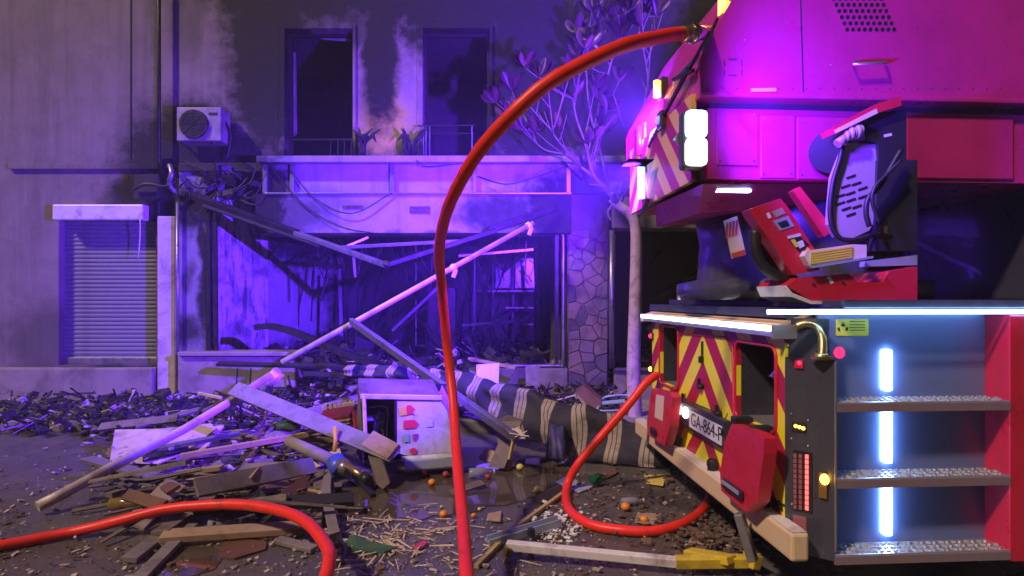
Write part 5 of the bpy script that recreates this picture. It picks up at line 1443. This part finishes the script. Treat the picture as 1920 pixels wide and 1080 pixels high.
# --- turntable pedestal
PV = 1.35
add(MB().tube([(.55, PV, 1.70), (.55, PV, 1.82), (.55, PV, 1.85), (.55, PV, 2.12), (.55, PV, 2.44)], [.85, .85, .70, .68, .74], 40), 'pedestal', 'truck_dark')
add(MB().span((1.75, .62, 1.701), (3.4, 2.1, 2.42), .01), 'ladder_base', 'truck_dark')
add(MB().span((3.6, .3, 1.701), (6.2, 2.4, 3.0), .05), 'crew_cab', 'truck_red')
# --- turret
tz0 = S(1500, 338, .55).z; tz1 = S(1500, 207, .55).z
tur_u0 = RR(1290, 355, -.52).x
pts = [S(x, y, .55) for x, y in ((1326, 338), (1326, 207))]
tl_u = pts[0].x
tb = add(MB().prism([(tl_u, .55, tz0), (3.2, .55, tz0), (3.2, .55, tz1), (tl_u, .55, tz1)], (0, 1.5, 0)), 'turret_body', 'turret_red_bluelit')
for x0, x1, y0, y1 in ((1343, 1422, 208, 310), (1426, 1491, 216, 334), (1495, 1640, 222, 336)):
    a, b = S(x0, y1, .54), S(x1, y0, .54)
    add(MB().span((a.x, .538, a.z), (b.x, .549, b.z), .006), 'access_panel', 'turret_red_bluelit', tb)
a, b = S(1700, 334, .54), S(1900, 222, .54); add(MB().span((a.x, .538, a.z), (b.x, .549, b.z), .006), 'access_panel', 'turret_red_bluelit', tb)
add(MB().span((tl_u + .03, .60, tz1 + .001), (3.2, 2.0, S(1500, 176, .55).z - .001)), 'turret_gap', 'truck_dark')
# turret underside lip
add(MB().prism([S(1318, 345, .5), S(1660, 345, .5), S(1660, 372, .62), S(1310, 400, .85)], (0, .9, .02)), 'turret_underside', 'turret_red_bluelit')
a, b = S(1338, 362, .62), S(1400, 350, .62); add(MB().span((a.x, .56, a.z), (b.x, .60, a.z + .012)), 'work_light', 'led_white', tb)
# rear face of turret with chevrons
rp = add(MB().span((-.53, .58, tz0 - .005), (-.50, 1.98, tz0 + .52)), 'turret_rear', 'chevron_turret')
add(MB().span((-.499, .60, tz0), (tl_u - .001, 1.96, tz1 - .02)), 'turret_rear_box', 'truck_dark')
# counterweight
cwp = [S(x, y, .5) for x, y in ((1314, 172), (1313, 112), (1322, 88), (1345, 48), (1375, -6), (1420, -90))]
ztop = cwp[-1].z
cw = add(MB().prism(cwp + [Vector((3.6, .5, ztop)), Vector((3.6, .5, cwp[0].z))], (0, 1.7, 0)), 'counterweight', 'turret_red_bluelit')
add(MB().span((cwp[0].x - .004, .485, cwp[0].z - .03), (3.6, 2.2, cwp[0].z - .001), .006), 'counterweight_lip', 'turret_red_bluelit', cw)
holes = MB()                                        # perforated vent
for r_ in range(7):
    for c_ in range(9):
        x = 1558 + 11 * c_ + 5 * r_ - 10; y = -8 + 11.6 * r_ - 6 + 4
        q = S(x + 10, y - 4, .5)
        holes.cyl((q.x, .502, q.z), (q.x, .497, q.z), .0125, None, 8)
add(holes, 'vent_holes', 'print_black', cw)['kind'] = 'stuff'
for (x0, y0, x1, y1) in ((1358, 112, 1358, 124), (1358, 130, 1358, 142), (1391, 112, 1391, 124), (1391, 130, 1391, 142), (1366, 111, 1382, 111), (1366, 141, 1382, 141)):
    add(MB().beam(S(x0, y0, .498), S(x1, y1, .498), .003, .005), 'dash_mark', 'truck_dark', cw)
for x, y in ((1396, 75), (1558, 122)):
    add(MB().sphere(S(x, y, .499), .006, 1), 'rivet', 'alu', cw)
add(MB().beam(S(1408, 169, .488), S(1455, 168, .488), .004, .02), 'sticker', 'sign_cream', cw)
for k in range(22):
    q = S(1330 + 26 * k, 166, .499); add(MB().sphere((q.x, .499, q.z), .005, 1), 'rivet', 'truck_dark', cw)
add(MB().beam(S(1500, -20, .497), S(1506, 172, .497), .004, .005), 'panel_seam', 'truck_dark', cw)
add(MB().tube([S(1600, 120, .49), S(1600, 120, .45), S(1660, 118, .45), S(1660, 118, .49)], .009, 8), 'grab_handle', 'alu', cw)
for x, y in ((1350, 214), (1414, 214), (1350, 302), (1414, 302), (1432, 222), (1484, 222), (1432, 326), (1484, 326), (1504, 228), (1504, 328)):
    add(MB().cyl(S(x, y, .538), S(x, y, .534), .006, None, 8), 'panel_screw', 'truck_dark', tb)
# upper ladder pieces leaving the frame
for vv in (.75, 1.9):
    add(MB().beam((.3, vv, ztop + .15), (8, vv, ztop + 1.2), .10, .14, 0, .01), 'ladder_rail', 'turret_red_bluelit')
for k in range(14):
    add(MB().beam((.4 + .55 * k, .8, ztop + .18 + .0755 * k), (.4 + .55 * k, 1.85, ztop + .18 + .0755 * k), .04, .04), 'ladder_rung', 'alu')
# strobe lamp on the near rear corner
sx0, sx1 = S(1283, 260, .45).x, S(1324, 260, .45).x
sz0, sz1 = S(1300, 312, .45).z, S(1300, 208, .45).z
so = add(MB().span((sx0 - .004, .47, sz0 - .01), (sx1 + .004, .549, sz1 + .012), .02), 'strobe_lamp', 'truck_dark')
zm = (sz0 + sz1) / 2
add(MB().span((sx0, .40, zm + .001), (sx1, .469, sz1), .03), 'upper_lens', 'strobe_top', so)
add(MB().span((sx0, .40, sz0), (sx1, .469, zm - .001), .03), 'lower_lens', 'strobe_bottom', so)
add(MB().prism([S(1262, 262, .55), S(1282, 236, .55), S(1284, 280, .55)], (0, .02, 0)), 'bracket', 'alu', so)
# far rear corner lamps and amber markers
def lamp_at(px, y0, y1, u, name, mt, r=.028):
    a, b = RR(px, y1, u), RR(px, y0, u)
    o = add(MB().span((u + .02, a.y - .05, a.z - .02), (u + .07, a.y + .05, b.z + .02), .01), name, 'truck_dark')
    add(MB().tube([a, b], r, 10), 'lens', mt, o)
    return o
lamp_at(1202, 300, 333, -.56, 'rear_beacon', 'lamp_cyan')
lamp_at(1202, 336, 372, -.56, 'rear_beacon', 'lamp_warm')
lamp_at(1200, 236, 290, -.54, 'rear_reflector', 'truck_red')
lamp_at(1231, 152, 182, -.54, 'amber_beacon', 'led_amber', .022)
lamp_at(1354, 0, 30, -.30, 'amber_beacon', 'led_amber', .024)
for (a, b, w) in (((1216, 275), (1290, 128), .018), ((1255, 200), (1330, 60), .014), ((1262, 150), (1300, 132), .02), ((1205, 400), (1214, 375), .03), ((1320, 95), (1345, 35), .014)):
    add(MB().beam(RR(*a, -.54), RR(*b, -.54), w, w), 'rear_stay', 'charred_metal')
add(MB().prism([RR(1244, 250, -.50), RR(1310, 175, -.50), RR(1308, 100, -.50), RR(1262, 150, -.50)], (.25, 0, 0)), 'rear_housing', 'truck_dark')
# --- sign plate on pedestal
mat('sign_red', (0.55, 0.06, 0.05), 0.45, 0, 0.1, 5, bmp=0)
pv = .62
sg = add(MB().prism([S(1357, 414, pv), S(1382, 405, pv), S(1399, 478, pv), S(1373, 485, pv)], (0, .01, 0)), 'instruction_plate', 'sign_cream')
for k in range(4):
    add(MB().beam(S(1362 + 6 * k, 447 - 2 * k, pv - .002), S(1364 + 6 * k, 418 - 2 * k, pv - .002), .002, .012, 0), 'red_stripe', 'sign_red', sg)
add(MB().prism([S(1371, 475, pv - .001), S(1396, 468, pv - .001), S(1398, 477, pv - .001), S(1373, 484, pv - .001)], (0, -.002, 0)), 'red_block', 'sign_red', sg)
# --- operator's station
ov = .22
ar = add(MB().prism([S(x, y, ov) for x, y in ((1404, 393), (1463, 372), (1475, 385), (1526, 466), (1537, 506), (1488, 516))], (0, .10, 0)), 'control_arm', 'truck_red')
def patch(pts, mt, v, name='decal', par=ar): return add(MB().prism([S(x, y, v) for x, y in pts], (0, .002, 0)), name, mt, par)
patch([(1447, 397), (1466, 389), (1473, 400), (1455, 408)], 'cardboard', ov - .003)
patch([(1437, 400), (1442, 398), (1447, 408), (1441, 410)], 'paper', ov - .003)
patch([(1449, 414), (1478, 405), (1489, 424), (1463, 433)], 'steel_blue', ov - .003)
patch([(1458, 418), (1475, 412), (1481, 422), (1466, 427)], 'print_black', ov - .006, 'screen')
patch([(1476, 443), (1500, 437), (1503, 442), (1478, 448)], 'sign_cream', ov - .003)
patch([(1479, 449), (1500, 443), (1518, 458), (1500, 474)], 'print_black', ov - .004)
patch([(1482, 450), (1490, 448), (1498, 462), (1492, 464)], 'sign_yellow', ov - .0065)
patch([(1494, 454), (1505, 450), (1509, 461), (1500, 466)], 'paper', ov - .0065)
patch([(1505, 480), (1514, 463), (1520, 470), (1517, 492), (1540, 494), (1540, 499), (1516, 501)], 'sign_yellow', ov - .003)
lo = add(MB().prism([S(x, y, ov - .02) for x, y in ((1476, 536), (1496, 521), (1592, 513), (1608, 529), (1655, 529), (1667, 509), (1720, 500), (1720, 565), (1522, 564))], (0, .35, 0)), 'seat_base', 'truck_red')
add(MB().prism([S(x, y, ov - .03) for x, y in ((1474, 535), (1486, 549), (1522, 564), (1720, 566), (1720, 571), (1520, 570), (1483, 556))], (0, .34, 0)), 'base_edge', 'white_paint_metal', lo)
for x, y in ((1524, 530), (1580, 527)): add(MB().cyl(S(x, y, ov - .021), S(x, y, ov - .03), .008, None, 8), 'bolt', 'truck_dark', lo)
patch([(1550, 520), (1556, 518), (1564, 530), (1558, 533)], 'paper', ov - .024, 'decal', lo)
for x in (1617, 1700): add(MB().beam(S(x, 572, ov), S(x, 583, ov), .012, .012), 'base_stay', 'alu', lo)
yb_ = add(MB().prism([S(x, y, ov - .05) for x, y in ((1508, 480), (1513, 470), (1598, 458), (1625, 459), (1625, 485), (1518, 498))], (0, .05, 0)), 'foot_guard', 'sign_cream')
for k in range(5):
    add(MB().beam(S(1520, 475 + 4.6 * k, ov - .053), S(1598, 463 + 4.6 * k, ov - .053), .006, .0095), 'yellow_rib', 'sign_yellow', yb_)
add(MB().prism([S(x, y, ov - .07) for x, y in ((1518, 499), (1638, 480), (1638, 484), (1522, 503))], (0, .05, 0)), 'guard_edge', 'steel_blue', yb_)
add(MB().prism([S(x, y, ov + .05) for x, y in ((1622, 490), (1720, 478), (1720, 497), (1622, 500))], (0, .05, 0)), 'pedal_box', 'steel_blue')
rd = add(MB().tube(spline([S(x, y, .30) for x, y in ((1416, 432), (1417, 470), (1432, 500), (1462, 520), (1492, 527))], 6), .03, 10), 'step_tube', 'rubber')
add(MB().prism([S(x, y, .36) for x, y in ((1418, 430), (1440, 428), (1495, 520), (1480, 530), (1440, 505), (1420, 470))], (0, .1, 0)), 'step_skirt', 'rubber', rd)
add(MB().prism([S(x, y, .33) for x, y in ((1487, 358), (1500, 350), (1560, 425), (1555, 438), (1545, 444))], (0, .06, 0)), 'side_rail', 'truck_red')
# seat back shell
sbk = add(MB().prism([S(x, y, .28) for x, y in ((1588, 268), (1646, 270), (1648, 400), (1630, 432), (1600, 446), (1570, 444), (1557, 420), (1558, 395), (1564, 330))], (0, .05, 0)), 'seat_shell', 'truck_dark')
mat('seat_grey', (0.34, 0.27, 0.30), 0.5, 0, 0.12, 4, bmp=0.05)
sbk.data.materials.clear(); sbk.data.materials.append(MATS['seat_grey'])
for (x, y) in ((1587, 334), (1577, 352), (1597, 347), (1567, 370), (1586, 365), (1609, 356), (1567, 384), (1587, 378), (1609, 372), (1578, 394), (1598, 390), (1587, 405)):
    add(MB().beam(S(x, y, .278), S(x + 17, y - 6, .278), .004, .010), 'vent_slot', 'print_black', sbk)
for k in range(2):
    add(MB().tube(spline([S(x + 3 * k, y, .26) for x, y in ((1580, 272), (1574, 300), (1562, 340), (1556, 390), (1560, 425), (1575, 446), (1600, 450), (1640, 440), (1668, 440))], 5), .013 - .005 * k, 8), 'cable', 'rubber')
add(MB().tube(spline([S(x, y, .2) for x, y in ((1690, 280), (1668, 318), (1650, 350), (1628, 372), (1624, 400), (1630, 425))], 6), .014, 8), 'cable', 'rubber')
add(MB().tube(spline([S(x, y, .18) for x, y in ((1690, 300), (1660, 330), (1640, 352), (1636, 380), (1650, 420))], 6), .010, 8), 'cable', 'rubber')
ah = add(MB().prism([S(x, y, .22) for x, y in ((1562, 240), (1645, 194), (1690, 180), (1690, 198), (1650, 210), (1566, 250))], (0, .12, 0)), 'arm_rest', 'truck_red')
add(MB().prism([S(x, y, .217) for x, y in ((1564, 244), (1644, 203), (1646, 212), (1567, 250))], (0, .002, 0)), 'reflective_tape', 'sign_cream', ah)
ctl = add(MB().prism([S(x, y, .26) for x, y in ((1618, 222), (1640, 212), (1700, 205), (1700, 300), (1648, 300), (1646, 268), (1622, 262))], (0, .2, 0)), 'control_box', 'dark_plastic')
add(MB().prism([S(x, y, .26) for x, y in ((1646, 300), (1720, 300), (1720, 470), (1640, 470))], (0, .25, 0)), 'control_column', 'dark_plastic')
add(MB().beam(S(1658, 255, .257), S(1672, 252, .257), .004, .016), 'label', 'sign_cream', ctl)
add(MB().beam(S(1658, 438, .255), S(1659, 424, .255), .02, .02), 'key', 'brass', ctl)
m = MB()
for k, (x, y, r_) in enumerate(((1612, 246, .036), (1606, 248, .042), (1600, 250, .036), (1594, 251, .040), (1586, 256, .034))):
    m.sphere(S(x, y, .24), r_, 2, (.5, 1, 1))
m.cyl(S(1586, 256, .24), S(1570, 270, .24), .022, .026); add(m, 'joystick_boot', 'seat_grey')
add(MB().cyl(S(1560, 284, .44), S(1560, 284, .50), .125, .125, 24), 'loudspeaker', 'rubber')
add(MB().prism([S(x, y, .30) for x, y in ((1632, 262), (1640, 266), (1646, 288), (1638, 280), (1628, 272))], (0, .02, 0)), 'yellow_tag', 'sign_yellow')

# --- light given off by the truck's rear beacon, plus added lamps and a visor
def lamp(name, typ, loc, energy, col, radius=.08, target=None, size=None, blend=1.0):
    d = bpy.data.lights.new(name, typ); d.energy = energy; d.color = col; d.shadow_soft_size = radius
    if typ == 'SPOT':
        d.spot_size = R(size); d.spot_blend = blend
    o = bpy.data.objects.new(name, d); COL.objects.link(o); o.parent = truck; o.location = loc
    if target is not None:
        v = _ri @ (Vector(target) - TA) - Vector(loc)
        o.rotation_euler = v.to_track_quat('-Z', 'Y').to_euler()
    return o
mat('matte_black', (0.008, 0.008, 0.009), 0.9, 0, 0.2, 8, spec=0.0)
bp_ = RR(1202, 318, -.64)
lamp('rear_beacon_light', 'SPOT', tuple(bp_), 11500, (0.105, 0.016, 1.0), .06, (-4.3, 9.5, 1.9), 88)
add(MB().box((bp_.x - .02, bp_.y + .03, bp_.z + .055), (.18, .22, .006)), 'added_visor', 'matte_black')  # added plate, keeps the beacon's beam off the upper facade
gp_ = RR(1226, 225, -.60)
go = add(MB().span((gp_.x + .03, gp_.y - .05, gp_.z - .06), (gp_.x + .08, gp_.y + .05, gp_.z + .06), .01), 'added_upper_lamp', 'truck_dark')  # added lamp body, carries the extra blue spot below
add(MB().sphere((gp_.x + .045, gp_.y, gp_.z), .035, 2), 'lens', 'added_lamp_blue', go)
lamp('added_upper_light', 'SPOT', (gp_.x - .05, gp_.y, gp_.z), 9000, (0.13, 0.018, 1.0), .06, (0.6, 9.5, 5.4), 85)  # added blue spot, brightens the smoke and facade at upper right
lamp('rear_beacon_side', 'SPOT', tuple(bp_ + Vector((-.02, .12, -.02))), 1500, (0.17, 0.022, 1.0), .06, (1.9, 10.0, 1.3), 70)
lamp('turret_fill_light', 'SPOT', ((sx0 + sx1) / 2 + .12, -.08, zm + .05), 230, (0.13, 0.02, 1.0), .06, TA + _ri.inverted() @ Vector((1.5, .5, 3.0)), 150, .6)  # added fill floating in front of the strobe, aimed back at the turret panels

# ================================================================== SMOKY AIR
def haze():
    m, nt, b = new_mat('smoky_air')
    nt.nodes.remove(b)
    v = N(nt, 'ShaderNodeVolumePrincipled')
    v.inputs['Color'].default_value = (0.80, 0.76, 0.85, 1)
    v.inputs['Density'].default_value = 0.0052
    v.inputs['Anisotropy'].default_value = 0.1
    nt.links.new(v.outputs['Volume'], nt.nodes['Material Output'].inputs['Volume'])
    MB().span((-28, -16, -1.2), (28, 24, 11.6)).build('haze', m, label='thin smoke hanging in the night air', cat='haze', kind='stuff')
haze()
